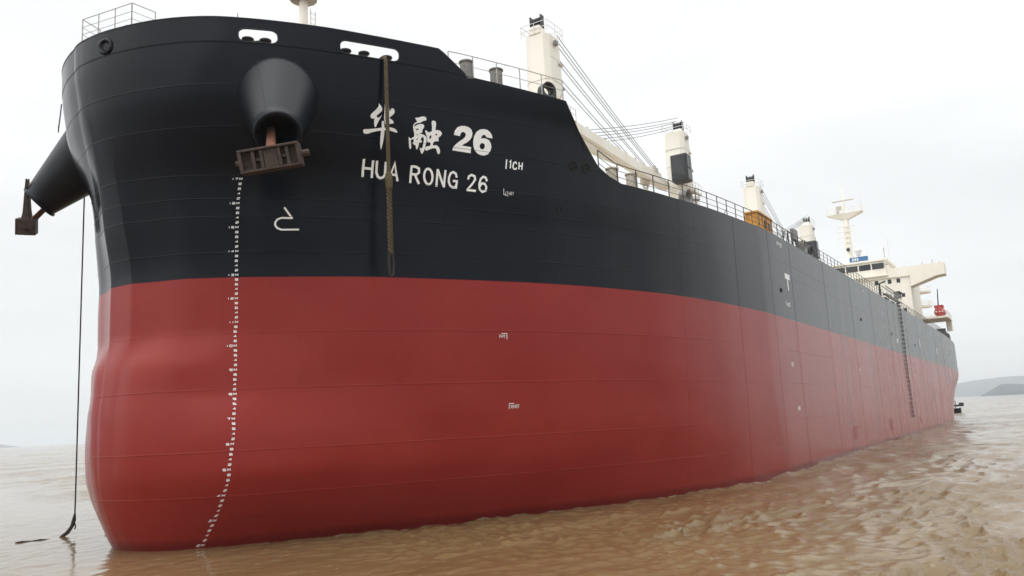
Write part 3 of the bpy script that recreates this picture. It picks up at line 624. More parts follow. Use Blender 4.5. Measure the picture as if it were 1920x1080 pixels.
for i in range(76):                                      # draught marks, every 20 cm
    z = 2.0 + .2 * i
    if z > 17.01: break
    whole = i % 5 == 0; xc = float(np.interp(z, dz, dxs)); n_ = hull_n(xc, hull_h(xc, z), z); kx = abs(n_.y) / math.hypot(n_.x, n_.y)
    txt = ('%d' % round(z) + 'M') if whole else str(2 * (i % 5)); cw = .100; g = .07
    wtot = sum((cw * (.45 if ch == '1' else 1) + g) for ch in txt[:-1]) if whole else 0
    c = 0.0
    for ch in txt:                                       # one painted character at a time
        b2 = bmesh.new()
        for st in text_strokes(ch, (xc - kx * (wtot + cw / 2 - c), z - .036), kx, 0, cw, g, .072): add_stroke(b2, st, .0235, kx)
        flat_to_hull('draft_mark', b2, .016); c += cw * (.45 if ch == '1' else 1) + g
# tug push mark, little bracket marks and numbers far along the side
def side_mark(name, strokes, wd, off=.014):
    b2 = bmesh.new()
    for st in strokes: add_stroke(b2, st, wd, 1.0)
    flat_to_hull(name, b2, off)
def side_poly(name, pts, off=.014, mat='white_mark'):
    b2 = bmesh.new(); add_poly(b2, [pts]); flat_to_hull(name, b2, off, mat=mat)
side_poly('tug_mark', [(42.5,16.35),(43.9,16.35),(43.9,15.95),(43.35,15.95),(43.35,15.1),(43.05,15.1),(43.05,15.95),(42.5,15.95)])
side_poly('tug_mark', [(95.5,14.6),(96.6,14.6),(96.4,14.1),(95.7,14.1)]); side_poly('tug_mark', [(118.5,15.9),(119.1,15.9),(119.1,14.6),(118.5,14.6)]); side_poly('tug_mark', [(141,15.7),(141.8,15.7),(141.8,14.6),(141,14.6)])
for x, z, t_ in ((42.0, 13.85, 'TWBT'), (41.9, 9.4, 'BT'), (42.4, 6.25, 'WB'), (41.2, 18.25, 'PTBT'), (74.5, 18.45, 'TBT'), (68, 9.7, 'T'), (108, 10, 'T')):
    side_mark('tank_mark', text_strokes(t_, (x, z), 1, 0, .26, .12, .26), .07)
for x, z in ((41.1, 14.9), (72, 15.2), (92, 15.0), (113, 14.7)):                     # overboard discharge openings
    MB().lathe([(.02, 0), (.13, 0), (.16, .03), (.16, .05), (.11, .05), (.10, .01)], (x, -BH, z), (0, -1, 0), 12).build('discharge_opening', M['hole'], HULL, True)
for p in ((16.09, 18.94), (16.87, 18.93), (15.33, 16.62)):
    q = on_hull(*p); n_ = hull_n(p[0], hull_h(*p), p[1]); s_ = 1.0 if p[1] > 18 else .55
    MB().lathe([(.02, .012), (.20 * s_, .012), (.24 * s_, .04), (.26 * s_, .01)], q, n_, 14).build('scupper_opening', M['hole'], HULL, True)
for x0, x1, z0, z1 in ((61.4, 63.4, 3.35, 4.55), (82.3, 84.4, 3.45, 4.8), (108.5, 110, 3.6, 4.6)):      # freshly touched-up squares of antifouling
    side_poly('touched_up_patch', [(x0, z0), (x1, z0), (x1, z1), (x0, z1)], .006, 'patch')

# ---- anchor bolsters: big cones on the bow, with rounded lips
def bolster(M_, B_, nrm, name='anchor_bolster'):
    """loft from a ring lying on the shell plating (centre B_, normal nrm) to the mouth ring at M_"""
    M_ = Vector(M_); B_ = Vector(B_); n_ = Vector(nrm).normalized(); ax = (M_ - B_).normalized(); N_ = 64
    def ring(c, d, r):
        d = d.normalized(); u = (Vector((0, 0, 1)) - d * d.z).normalized(); v_ = d.cross(u)
        return [c + (u * math.cos(2 * math.pi * k / N_) + v_ * math.sin(2 * math.pi * k / N_)) * r for k in range(N_)]
    base = ring(B_, n_, 1.66); am = (ax * .8 + n_ * .2).normalized(); mouth = ring(M_, am, .84); rows = [[p - n_ * 1.0 for p in base]]
    for k in range(13): rows.append([p.lerp(q, k / 12 * .955) for p, q in zip(base, mouth)])
    for dr, dt in ((.06, -.10), (.10, -.03), (.08, .05), (.0, .09), (-.09, .05), (-.15, -.12), (-.19, -1.5)): rows.append(ring(M_ + am * dt, am, .84 + dr))
    m = MB(); m.add([p for r in rows for p in r], [(i*N_+k, i*N_+(k+1) % N_, (i+1)*N_+(k+1) % N_, (i+1)*N_+k) for i in range(len(rows) - 1) for k in range(N_)] + [tuple((len(rows)-1)*N_+k for k in range(N_))])
    o = m.build(name, M['black'], SHIP, True, sharp=60); c_ = 5
    MB().tube([rows[i][c_] + (rows[i][c_] - (B_.lerp(M_, (i - 1) / 12))).normalized() * .004 for i in range(1, 14)], .012, 5).build('weld_seam', M['black'], o)
    return ax
AXP = bolster((1.6, -7.95, 17.9), (2.9, -6.5, 20.12), (-.66, -.64, -.38))
AXS = bolster((1.75, 9.60, 18.45), (3.0, 8.15, 20.6), (-.66, .64, -.38))

# ---- stockless anchors housed in the bolsters (each a thing of its own)
SHIP_MX = Matrix.Translation((-.08, 0, -1.837)) @ Matrix.Rotation(.0065, 4, 'Y')
def anchor(base, shank_dir, width_dir, fluke_deg, label):
    z_ = Vector(shank_dir).normalized(); x_ = Vector(width_dir); x_ = (x_ - z_ * x_.dot(z_)).normalized(); y_ = z_.cross(x_)
    mx = SHIP_MX @ Matrix(((x_.x, y_.x, z_.x, base[0]), (x_.y, y_.y, z_.y, base[1]), (x_.z, y_.z, z_.z, base[2]), (0, 0, 0, 1)))
    t = empty('stockless_anchor'); t.matrix_world = mx; tag(t, label, 'anchor', 'anchors at the bow')
    sh = MB(); sh.frustum(-.1, (.20, .15), 2.3, (.14, .11), .3); sh.build('shank', M['rust2'], t)
    # crown and flukes swing together about the crown pin: build in a frame turned by fluke_deg about local X
    rot = Matrix.Rotation(R(fluke_deg), 4, 'X')
    c = MB(); W, D, H = 1.14, .44, .40                   # half length, half depth, half height
    c.box((-W, -D, -H), (W, -D + .09, H)); c.box((-W, D - .09, -H), (W, D, H)); c.box((-W, -D + .09, -.12), (W, D - .09, H - .002))
    for xx in (-W, -.66, -.36, .30, .60, W - .13): c.box((xx, -D + .09, -H + (.0 if abs(xx) > 1 else .06)), (xx + .13, D - .09, -.121))
    c.box((-.22, -D + .1, -.30), (.29, D - .1, -.122)); c.box((-.52, -.05, -.28), (-.24, .05, -.122)); c.box((.44, -.05, -.28), (.59, .05, -.122))
    c.lathe([(.13, -.04), (.13, .30)], (W, 0, -.05), (1, 0, 0), 10); c.lathe([(.10, -.04), (.10, .16)], (-W, 0, -.05), (-1, 0, 0), 10)
    bevel(c.build('crown', M['rust'], t, xf=rot), .025, 2)
    for s_ in (-1, 1):
        f = MB(); k = s_ * .70
        f.add([(k-.40,-.24,.2),(k+.40,-.24,.2),(k+.40,.24,.2),(k-.40,.24,.2),(k-.30,-.15,.75),(k+.30,-.15,.75),(k+.30,.13,.75),(k-.30,.13,.75),(k-.05+s_*.06,-.05,2.4),(k+.05+s_*.06,-.05,2.4),(k+.05+s_*.06,.03,2.4),(k-.05+s_*.06,.03,2.4)],
              [(0,3,2,1),(0,1,5,4),(1,2,6,5),(2,3,7,6),(3,0,4,7),(4,5,9,8),(5,6,10,9),(6,7,11,10),(7,4,8,11),(8,9,10,11)])
        bevel(f.build('fluke', M['rust'], t, xf=rot), .02, 2)
    return t
_w = Vector((.70, -.66, .33))
anchor((.80, -8.47, 16.55), -AXP, _w, -38, 'dark rusty anchor tilted under the near cone-shaped bolster, just above the white draft marks')
_w2 = Vector((.46, .86, .22))
anchor((1.72, 10.62, 17.38), -AXS, _w2, -40, 'rusty anchor with an upright pointed fluke hanging from the far bolster at far left')

# ---- round chock in the bow bulwark
q = Vector((-1.08, -.54, 22.72)); n_ = Vector((-.93, -.30, .0)).normalized()
MB().lathe([(.36, -.1), (.37, .03), (.34, .10), (.27, .12), (.20, .07), (.17, -.0), (.155, .02), (.02, .02)], q, n_, 28).build('bow_chock', M['black'], SHIP, True)

# ---- mushroom rollers behind the fairlead slots
roll = None
for x, y in ((1.98, -5.74), (2.52, -6.19), (5.28, -8.13), (5.96, -8.57), (6.91, -9.06)):
    if roll is None:
        roll = MB().lathe([(.16, 0), (.16, .18), (.13, .24), (.14, .36), (.20, .44), (.25, .47), (.25, .52), (.22, .54), (.02, .55)], n=18).build('roller_fairlead', M['dark'], SHIP, True, loc=(x, y, 22.14))
    else: copy_tree(roll, SHIP, (x, y, 22.14))
b_ = MB(); b_.tube([(2.0, -5.9, 22.46), (2.25, -6.15, 22.5), (2.42, -6.2, 22.42)], .07, 8); b_.build('mooring_line_bight', M['dark'], SHIP, True)

# ---- bollards
def bollards(spots, r, h, mat, name='bollard'):
    proto = None
    for x, y, z in spots:
        if proto is None:
            proto = MB().lathe([(r * 1.25, 0), (r * 1.25, .04), (r, .05), (r, h - .13), (r * 1.16, h - .09), (r * 1.18, h - .03), (r * 1.05, h), (.02, h + .005)], n=22).build(name, M[mat], SHIP, True, loc=(x, y, z))
        else: copy_tree(proto, SHIP, (x, y, z))
bollards([(10.45, -10.9, 22.22), (11.9, -11.62, 22.12)], .30, .98, 'grey')
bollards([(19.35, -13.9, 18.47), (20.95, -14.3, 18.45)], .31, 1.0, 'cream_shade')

# ---- panama chocks standing on the deck edge
def chock(x, z, s=1.0, mat='grey'):
    h = hull_h(x, min(z, 22)); n_ = hull_n(x, h, min(z, 22)); n_.z = 0; n_.normalize(); p = Vector((x, -h, z)) - n_ * .28
    mx = Matrix.Translation(p) @ Matrix(((n_.y * -1, n_.x, 0, 0), (n_.x, n_.y, 0, 0), (0, 0, 1, 0), (0, 0, 0, 1)))
    m = MB(); o_ = []; i_ = []
    for k in range(24):
        a = 2 * math.pi * k / 24; ca, sa = math.cos(a), math.sin(a)
        if sa < 0: sc = 1 / max(abs(ca), abs(sa)); o_.append((ca * sc * .40, sa * sc * .40 + .40))
        else: o_.append((ca * .40, sa * .42 + .40))
        i_.append((ca * .2, sa * .2 + .42))
    v = []
    for yy, pr in ((-.24, o_), (.24, o_), (.20, [(a * 1.5, (b - .42) * 1.5 + .42) for a, b in i_]), (.02, i_), (-.24, [(a * 1.25, (b - .42) * 1.25 + .42) for a, b in i_])): v += [(a * s, yy * s, b * s) for a, b in pr]
    f = []
    for r0, r1 in ((0, 1), (1, 2), (2, 3), (3, 4), (4, 0)):
        for k in range(24): f.append((r0*24+k, r0*24+(k+1) % 24, r1*24+(k+1) % 24, r1*24+k))
    m.add(v, f); return m.build('panama_chock', M[mat], SHIP, True, xf=mx)
chock(14.3, 22.06, 1.0, 'dark'); chock(25.9, 18.5, 1.05); chock(50.3, 19.05, 1.3); chock(52.6, 19.05, 1.2, 'dark')

# ---- guard rails, every stanchion a piece of its own
def railing(path, hgt, mat, spacing, rails=(1.0, .66, .33), r=.026, brace=3, name='guard_rail'):
    P = [Vector(p) for p in path]; top = MB()
    top.tube([p + Vector((0, 0, hgt)) for p in P], r, 6); o = top.build(name, M[mat], SHIP, True)
    for f in rails[1:]: MB().tube([p + Vector((0, 0, hgt * f)) for p in P], r * .62, 5).build('rail_bar', M[mat], o)
    d = [0]
    for a, b in zip(P[:-1], P[1:]): d.append(d[-1] + (b - a).length)
    n_ = max(1, round(d[-1] / spacing)); post = MB().box((-r, -r * .8, -.02), (r, r * .8, hgt)).mesh('rail_post')
    bm_ = MB().tube([(0, 0, hgt * .45), (.0, .32, 0)], r * .8, 4).mesh('rail_brace')
    for k in range(n_ + 1):
        t_ = d[-1] * k / n_; i = max(0, min(len(d) - 2, int(np.searchsorted(d, t_) - 1))); w_ = (t_ - d[i]) / max(1e-6, d[i+1] - d[i])
        q = obj('rail_post', post, M[mat], o); q.location = P[i].lerp(P[i+1], w_)
        if brace and k % brace == 1: q2 = obj('rail_brace', bm_, M[mat], o); q2.location = q.location
    return o
def edge_path(x0, x1, n_, inset=.12):
    res = []
    for k in range(n_ + 1):
        x = x0 + (x1 - x0) * k / n_; z = deck_z(x); h = hull_h(x, z); nn = hull_n(x, h, z); res.append((x, -h + inset, z - .03))
    return res
railing(edge_path(9.4, 15.1, 12, .1), 1.12, 'railgrey', 1.22, (1.0, .52), .024, 4)
railing(edge_path(17.9, 90, 60), 1.06, 'raildark', 1.55, (1.0, .66, .33), .028, 4)
railing(edge_path(105, 172, 40), 1.06, 'raildark', 1.7, (1.0, .66, .33), .032, 4)
# little look-out platform with rails right at the stem
pl = [(-.92, 1.40, 0), (-.53, -1.47, 0), (.50, -1.56, 0), (.62, -.75, 0)]
for k, (a, b) in enumerate((((-1.0, 1.42, 23.62), (-.56, -1.50, 23.62)), ((-.56, -1.50, 23.62), (.50, -1.55, 23.62)), ((-1.0, 1.42, 23.62), (.0, 1.75, 23.62)))):
    railing([a, Vector(a).lerp(Vector(b), .5), b], .98, 'railgrey', .95, (1.0, .62, .28), .020, 0, 'lookout_rail')
MB().box((-.75, -1.45, 23.50), (.45, 1.5, 23.56)).build('lookout_platform', M['grey'], SHIP)

# ---- foremast with platform, ladder
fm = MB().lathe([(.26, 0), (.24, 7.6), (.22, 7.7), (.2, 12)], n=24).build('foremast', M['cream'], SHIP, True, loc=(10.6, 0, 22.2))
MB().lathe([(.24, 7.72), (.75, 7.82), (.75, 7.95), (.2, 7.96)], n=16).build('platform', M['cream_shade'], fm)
ld = MB(); ld.tube([(.42, -.12, 0), (.42, -.12, 7.4)], .03, 5); ld.tube([(.78, -.12, 0), (.78, -.12, 7.4)], .03, 5)
for k in range(24): ld.tube([(.42, -.12, .3 + .3 * k), (.78, -.12, .3 + .3 * k)], .018, 4)
ld.tube([(.78, -.12, 6.2), (1.15, -.12, 6.0), (1.35, -.12, 5.6), (1.35, -.12, 0)], .022, 5)
ld.build('mast_ladder', M['cream'], fm)
MB().tube([(1.9, -5.2, 23.5), (1.9, -5.2, 23.95)], .02, 5).build('flag_socket', M['grey'], SHIP)

# ---- deck cranes
def crane(x, aft, name='deck_crane'):
    """tower with jib lowered; aft = +1 jib points aft, -1 forward"""
    t = MB(); t.frustum(0, (1.55, 1.35), 13.5, (1.38, 1.20), .34); t.frustum(13.5, (1.38, 1.20), 19.0, (1.22, 1.12), .34, (0, 0), (-.08 * aft, 0)); t.frustum(19.0, (.62, .62), 19.75, (.5, .5), .2, (-.75 * aft, 0), (-.85 * aft, 0))
    o = bevel(t.build(name, M['cream'], SHIP, loc=(x, 0, 19.0)), .06, 2)
    s = MB()
    for yy in (-.34, .0, .34): s.lathe([(.05, -.07), (.42, -.07), (.36, 0), (.42, .07), (.05, .07)], (-.8 * aft, yy, 20.2), (0, 1, 0), 18)
    s.box((-.85 * aft - .25, -.55, 19.6), (-.85 * aft + .25, -.45, 20.75)); s.box((-.85 * aft - .25, .45, 19.6), (-.85 * aft + .25, .55, 20.75)); s.build('sheave', M['dark'], o, True)
    rl = MB(); c = [(-1.3, -1.25), (1.3, -1.25), (1.3, 1.25), (-1.3, 1.25)]
    for hh in (.45, .95): rl.tube([(a - .12 * aft, b, 19.0 + hh) for a, b in c], .03, 5, closed=True)
    for a, b in c + [(0, -1.25), (0, 1.25), (1.3, 0), (-1.3, 0)]: rl.tube([(a - .12 * aft, b, 18.95), (a - .12 * aft, b, 19.95)], .03, 5)
    rl.build('tower_rail', M['white'], o)
    # jib: deep tapered box girder
    yj = -1.0 * aft if aft < 0 else 1.4; zj = 12.55; L_ = 25.5; j = MB(); secs = []
    for f, hw, d0, d1 in ((0, .40, -.35, .42), (.12, .48, -.48, .50), (.5, .52, -.52, .55), (.85, .42, -.40, .50), (1, .32, -.2, .48)):
        xx = aft * (1.7 + L_ * f); zz = zj + .9 * f; secs.append([(xx, yj - hw, zz + d0), (xx, yj + hw, zz + d0), (xx, yj + hw, zz + d1), (xx, yj - hw, zz + d1)])
    v = [p for q_ in secs for p in q_]; f_ = []
    for i in range(4):
        for k in range(4): f_.append((4*i+k, 4*i+(k+1) % 4, 4*i+4+(k+1) % 4, 4*i+4+k))
    f_ += [(3, 2, 1, 0), (16, 17, 18, 19)]; j.add(v, f_); jo = bevel(j.build('jib', M['cream'], o), .05, 2)
    st = MB(); tip = Vector((aft * (1.7 + L_ * .93), yj, zj + 1.45))
    for yy in (-.3, .3): st.lathe([(.05, -.06), (.42, -.06), (.42, .06), (.05, .06)], (tip.x, yj + yy, tip.z), (0, 1, 0), 14)
    st.box((tip.x - .5, yj - .5, tip.z - .5), (tip.x + .5, yj - .42, tip.z + .15)); st.box((tip.x - .5, yj + .42, tip.z - .5), (tip.x + .5, yj + .5, tip.z + .15)); st.build('jib_head', M['cream_shade'], jo, True)
    for f in (.25, .42, .6, .75):
        xx = aft * (1.7 + L_ * f); MB().box((xx - .12, yj - .15, zj + .9 * f + .5), (xx + .12, yj + .15, zj + .9 * f + .95)).build('rope_guide', M['cream_shade'], jo)
    hk = MB(); hx = aft * (1.7 + L_ * .84); hk.box((hx - .5, yj - .35, zj - .75), (hx + .5, yj + .35, zj - .15)); hk.tube([(hx - .8, yj, zj - .5), (hx - .3, yj, zj - 1.15), (hx + .5, yj, zj - 1.1), (hx + .8, yj, zj - .45)], .12, 7); hk.build('hook_block', M['cream_shade'], jo)
    tops = [(-.5, 20.75), (-.15, 20.6), (.2, 20.45), (.45, 20.3)]
    for k in range(7 if aft > 0 else 5):
        if aft > 0: jt = (0, .35, .6, 2.1, 2.4, 4.2, 4.7)[k]; a = Vector((1.2, -.7 + .2 * k, 19.7 - .55 * jt)); b = Vector((1.7 + L_ * (.97 - .045 * jt), yj - .3 + .1 * k, zj + 1.5 - .04 * jt))
        else: a = Vector((-.35, -.5 + .2 * k, 20.75 - (.0, .35, .55, .85, 1.15)[k])); b = Vector((-(1.7 + L_ * (.76 - .035 * k)), yj - .2 + .1 * k, zj + 1.22 - .03 * k))
        mid = a.lerp(b, .5) - Vector((0, 0, .18)); MB().tube([a, a.lerp(b, .25) - Vector((0, 0, .13)), mid, a.lerp(b, .75) - Vector((0, 0, .13)), b], .032, 5).build('luffing_wire', M['wire'], o)
    cx = aft * 2.2; y0, y1 = (-2.0, -.1) if aft < 0 else (.2, 2.1)
    cb = MB().box((cx - .75, y0, 12.6), (cx + .75, y1, 15.7)).build('operator_cab', M['dark'], o); bevel(cb, .15, 2)
    for xa, xb, za, zb in ((-.62, -.05, 14.1, 15.45), (.05, .62, 14.1, 15.45), (-.62, .62, 12.8, 13.9)):
        MB().box((cx + xa, y0 - .03, za), (cx + xb, y0 - .005, zb)).build('cab_window', M['glass'], o)
    MB().box((cx + aft * .78 - .02, y0 + .2, 13.0), (cx + aft * .78 + .02, y1 - .2, 15.4)).build('cab_window', M['glass'], o)
    pf = MB(); pf.box((-1.9, -1.75, 11.85), (1.9, -1.25, 11.95))
    for xx in (-1.85, -.9, 0, .9, 1.85): pf.tube([(xx, -1.72, 11.95), (xx, -1.72, 12.95)], .025, 5)
    for hh in (12.45, 12.95): pf.tube([(-1.85, -1.72, hh), (1.85, -1.72, hh)], .022, 5)
    pf.build('walkway', M['cream_shade'], o)
    for zz, rx, ry in ((14.9, 1.35, 1.185), (16.9, 1.285, 1.15)):
        rg = MB(); rg.frustum(zz, (rx + .012, ry + .012), zz + .05, (rx + .010, ry + .010), .34, (-.02 * aft, 0)); rg.build('weld_ring', M['cream_shade'], o)
    fl = MB(); fl.box((-.35, -1.42, 18.1), (.05, -1.2, 18.45)); fl.tube([(-.15, -1.2, 18.0), (-.15, -1.35, 18.1)], .03, 5); fl.build('flood_lamp', M['grey'], o)
    # marks and fittings on the tower face that the camera sees
    MB().box((.3, -1.28, 16.6), (1.0, -1.15, 16.75)).build('tower_bracket', M['cream_shade'], o)
    MB().lathe([(.16, 0), (.16, .12), (.02, .12)], (.85, -1.16, 14.6), (0, -1, 0), 12).build('tower_lamp', M['grey'], o)
    la = MB(); 
    for dx in (-.2, .2): la.tube([(.9 + dx, -1.72, .5), (.9 + dx, -1.62, 12.4)], .025, 4)
    for k in range(36): la.tube([(.7, -1.70, .7 + .32 * k), (1.1, -1.70, .7 + .32 * k)], .015, 4)
    la.build('tower_ladder', M['cream'], o)
    return o
crane(37.6, 1); crane(67.6, -1); crane(97.0, 1); crane(128.3, -1)

# ---- hatch coamings and covers between the cranes
for x0, x1 in ((18.5, 33.5), (42, 63), (72, 92.5), (101.5, 124), (133, 153)):
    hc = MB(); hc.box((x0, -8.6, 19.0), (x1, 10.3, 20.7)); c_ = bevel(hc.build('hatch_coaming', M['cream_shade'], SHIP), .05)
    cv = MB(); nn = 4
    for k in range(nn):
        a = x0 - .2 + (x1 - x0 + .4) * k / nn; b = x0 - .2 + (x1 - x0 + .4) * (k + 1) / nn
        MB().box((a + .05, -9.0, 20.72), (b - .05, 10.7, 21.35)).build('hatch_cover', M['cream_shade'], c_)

# ---- small deck gear behind the rail
gt = MB()
for a in (46.4, 47.4): gt.tube([(a, -16.25, 19.0), (a, -16.25, 20.25), (a + .3, -15.9, 20.4), (a + .3, -15.7, 19.1)], .04, 6)
gt.tube([(46.4, -16.25, 20.25), (47.4, -16.25, 20.25)], .04, 6); gt.build('boarding_gate', M['raildark'], SHIP, True)
bx_ = MB(); bx_.box((48.6, -16.2, 20.0), (49.9, -15.9, 20.9))
for a in (48.7, 49.75): bx_.tube([(a, -16.0, 19.0), (a, -16.0, 20.0)], .06, 6)
bx_.build('notice_board', M['grey'], SHIP)
pv = MB(); pv.lathe([(.22, 0), (.22, .7), (.38, .8), (.4, 1.0), (.1, 1.15)], (28.7, -15.0, 18.6), (0, 0, 1), 14); pv.build('deck_ventilator', M['white'], SHIP, True)

# ---- accommodation ladder stowed on the rail
gw = MB()
for zz in (20.05, 21.0): gw.tube([(91.5, -16.62, zz), (105.0, -16.62, zz)], .07, 6)
for zz in (20.05, 21.0): gw.tube([(91.5, -16.2, zz), (105.0, -16.2, zz)], .07, 6)
gwo = gw.build('accommodation_ladder', M['alum'], SHIP)
stp = MB().box((-.09, -.21, -.03), (.09, .21, .03)).mesh('ladder_step'); up_ = MB().box((-.03, -.02, 0), (.03, .02, .95)).mesh('ladder_upright')
for k in range(38): q = obj('ladder_step', stp, M['alum'], gwo); q.location = (91.8 + .35 * k, -16.41, 20.10)
for k in range(14): q = obj('ladder_upright', up_, M['alum'], gwo); q.location = (91.7 + k * 1.0, -16.64, 20.05)
dv = MB(); dv.tube([(91.2, -15.9, 19.1), (91.2, -16.0, 21.3), (91.2, -16.7, 21.5)], .12, 6); dv.tube([(105.4, -15.9, 19.1), (105.4, -16.0, 21.3), (105.4, -16.7, 21.6)], .14, 6); dv.box((104.9, -16.5, 20.9), (106.2, -15.7, 21.8)); dv.build('ladder_davit', M['dark'], gwo)
for k in range(8):
    MB().box((93 + 1.5 * k, -16.35, 19.2), (93.9 + 1.5 * k, -15.9, 19.75)).build('deck_gear', M[('dark', 'grey', 'white')[k % 3]], gwo)

# ---- superstructure aft
HX_ = 158.0
hs_ = MB(); hs_.box((HX_, -12.0, 19.0), (172, 13.7, 31.9)); HOUSE = bevel(hs_.build('deckhouse', M['cream'], SHIP), .08)
wg = MB(); XA, XB = HX_ - .35, HX_ + 3.4; prof = [(-18.2, 33.05), (-18.2, 30.75), (-16.7, 30.6), (-12.05, 29.1), (-12.05, 31.2), (13.75, 31.2), (13.75, 29.1), (18.4, 30.6), (19.9, 30.75), (19.9, 33.05)]
v = [(XA, y, z) for y, z in prof] + [(XB, y, z) for y, z in prof]; n_ = len(prof)
f_ = [(i, (i+1) % n_, n_ + (i+1) % n_, n_ + i) for i in range(n_)] + [(0, 9, 8, 7, 6, 5, 4, 3, 2, 1), tuple(range(n_, 2 * n_))]; wg.add(v, f_)
me = wg.mesh('bridge_wing'); bmm = bmesh.new(); bmm.from_mesh(me); bmesh.ops.triangulate(bmm, faces=[f for f in bmm.faces if len(f.verts) > 4]); bmesh.ops.recalc_face_normals(bmm, faces=bmm.faces[:]); bmm.to_mesh(me); bmm.free(); obj('bridge_wing', me, M['cream'], HOUSE)
wh = MB(); wh.box((HX_ - .6, -8.0, 31.95), (169, 9.7, 34.75)); wh.box((HX_ - .95, -8.4, 34.76), (169.4, 10.1, 35.2)); bevel(wh.build('wheelhouse', M['cream'], HOUSE), .06)
for k in range(7):
    a = -7.7 + 2.45 * k; MB().box((HX_ - .66, a, 33.25), (HX_ - .605, a + 2.2, 34.4)).build('wheelhouse_window', M['glass'], HOUSE)
MB().box((HX_ - 1.0, -8.2, 31.70), (HX_ - .352, 9.9, 31.93)).build('window_ledge', M['cream'], HOUSE)
for y in (-5.9, -8.3, -9.9, 5, 8, 10.5):
    w_ = MB().box((HX_ - .04, y - .33, 30.1), (HX_ - .005, y + .33, 30.95)).build('window', M['glass'], HOUSE)
for zz in (27.2, 24.2, 21.4):
    for y in (-10.5, -8, -5.5, -3, -.5, 2, 4.5, 7, 9.5, 12): MB().box((HX_ - .04, y - .3, zz), (HX_ - .005, y + .3, zz + .75)).build('window', M['glass'], HOUSE)
MB().lathe([(.02, .1), (.45, .1), (.5, -.1), (.42, -.45), (.1, -.5)], (HX_ - .9, -8.2, 34.3), (-1, 0, .1), 16).build('searchlight', M['cream_shade'], HOUSE, True)
lb = MB().box((HX_ - .3, -4.9, 35.25), (HX_ - .2, -1.4, 36.25)).build('roof_banner', M['blue'], HOUSE)
for k, (a, wdt) in enumerate(((-1.9, .28), (-2.35, .3), (-2.8, .28))): MB().box((HX_ - .34, a - wdt, 35.5), (HX_ - .305, a, 36.05)).build('banner_print', M['white'], HOUSE)
MB().lathe([(.45, -.9), (.55, -.5)] + [(.72 * math.cos(t_), .72 * math.sin(t_)) for t_ in np.linspace(-.7, 1.5, 9)], (HX_ + 1, -3.0, 37.7), (0, 0, 1), 20).build('radome', M['white'], HOUSE, True)
MB().tube([(HX_ + 1, -3.0, 35.2), (HX_ + 1, -3.0, 36.9)], .3, 8).build('radome_post', M['white'], HOUSE)
mt = MB(); mt.lathe([(.72, 0), (.55, 10.3), (.30, 10.8), (.26, 14.2), (.16, 14.4), (.14, 16.2), (.05, 16.4), (.04, 18)], (HX_ + 2.5, -1.1, 35.2), (0, 0, 1), 16); MAST = mt.build('radar_mast', M['cream'], SHIP, True)
pm = MB(); pm.add([(HX_ + 1.5, -4.6, 46.1), (HX_ + 3.5, -4.6, 46.1), (HX_ + 3.5, 2.4, 46.1), (HX_ + 1.5, 2.4, 46.1), (HX_ + 1.9, -1.9, 44.9), (HX_ + 3.1, -1.9, 44.9), (HX_ + 3.1, -.3, 44.9), (HX_ + 1.9, -.3, 44.9)], [(0,1,2,3),(7,6,5,4),(0,4,5,1),(1,5,6,2),(2,6,7,3),(3,7,4,0)]); pm.build('radar_platform', M['cream'], MAST)
rr_ = MB()
for hh in (.55, 1.1): rr_.tube([(HX_ + 1.5, -4.6, 46.1 + hh), (HX_ + 3.5, -4.6, 46.1 + hh), (HX_ + 3.5, 2.4, 46.1 + hh), (HX_ + 1.5, 2.4, 46.1 + hh)], .04, 5, closed=True)
for y in (-4.6, -2.8, -1, .7, 2.4): rr_.tube([(HX_ + 1.5, y, 46.1), (HX_ + 1.5, y, 47.2)], .04, 5)
rr_.tube([(HX_ + 2, -4.4, 46.1), (HX_ + 2, -4.4, 49.6), (HX_ + 2, -4.0, 50.2)], .06, 5); rr_.build('platform_rail', M['cream'], MAST)
ra = MB(); ra.box((HX_ + 1.2, -3.2, 48.6), (HX_ + 1.5, 1.0, 48.8)); ra.box((HX_ + 1.4, -.6, 47.0), (HX_ + 2.0, .4, 47.7)); ra.lathe([(.3, 0), (.3, .5), (.1, .6)], (HX_ + 1.5, .1, 46.2), (0, 0, 1), 10); ra.build('radar_scanner', M['cream_shade'], MAST)
for zz in (38.9, 40.0, 41.1, 42.2, 43.3): MB().tube([(HX_ + 1.7, -2.75, zz), (HX_ + 1.7, .6, zz)], .085, 5).build('mast_step', M['cream'], MAST)
for y in (-2.75, .6): MB().tube([(HX_ + 1.7, y, 38.9), (HX_ + 1.7, y, 43.3)], .03, 5).build('mast_stay', M['cream'], MAST)
MB().lathe([(.02, 0), (.35, 0), (.35, .3), (.02, .3)], (HX_ + 1.5, -1.1, 38.3), (-1, 0, 0), 12).build('mast_lamp', M['dark'], MAST)
for x, y, z0, z1, r in ((HX_ + 4, -7.4, 35.2, 38.2, .12), (HX_ + 6, -8.0, 35.2, 40.5, .03), (HX_ + 3, -10.9, 33, 33.8, .1), (HX_ + 1, -14.4, 33.05, 33.6, .12), (HX_ + 1, -16.2, 33.05, 34.0, .1), (HX_ + 1.5, -17.3, 33.05, 33.5, .14)):
    MB().tube([(x, y, z0), (x, y, z1)], r, 7).build('antenna_post', M['cream_shade'], HOUSE)
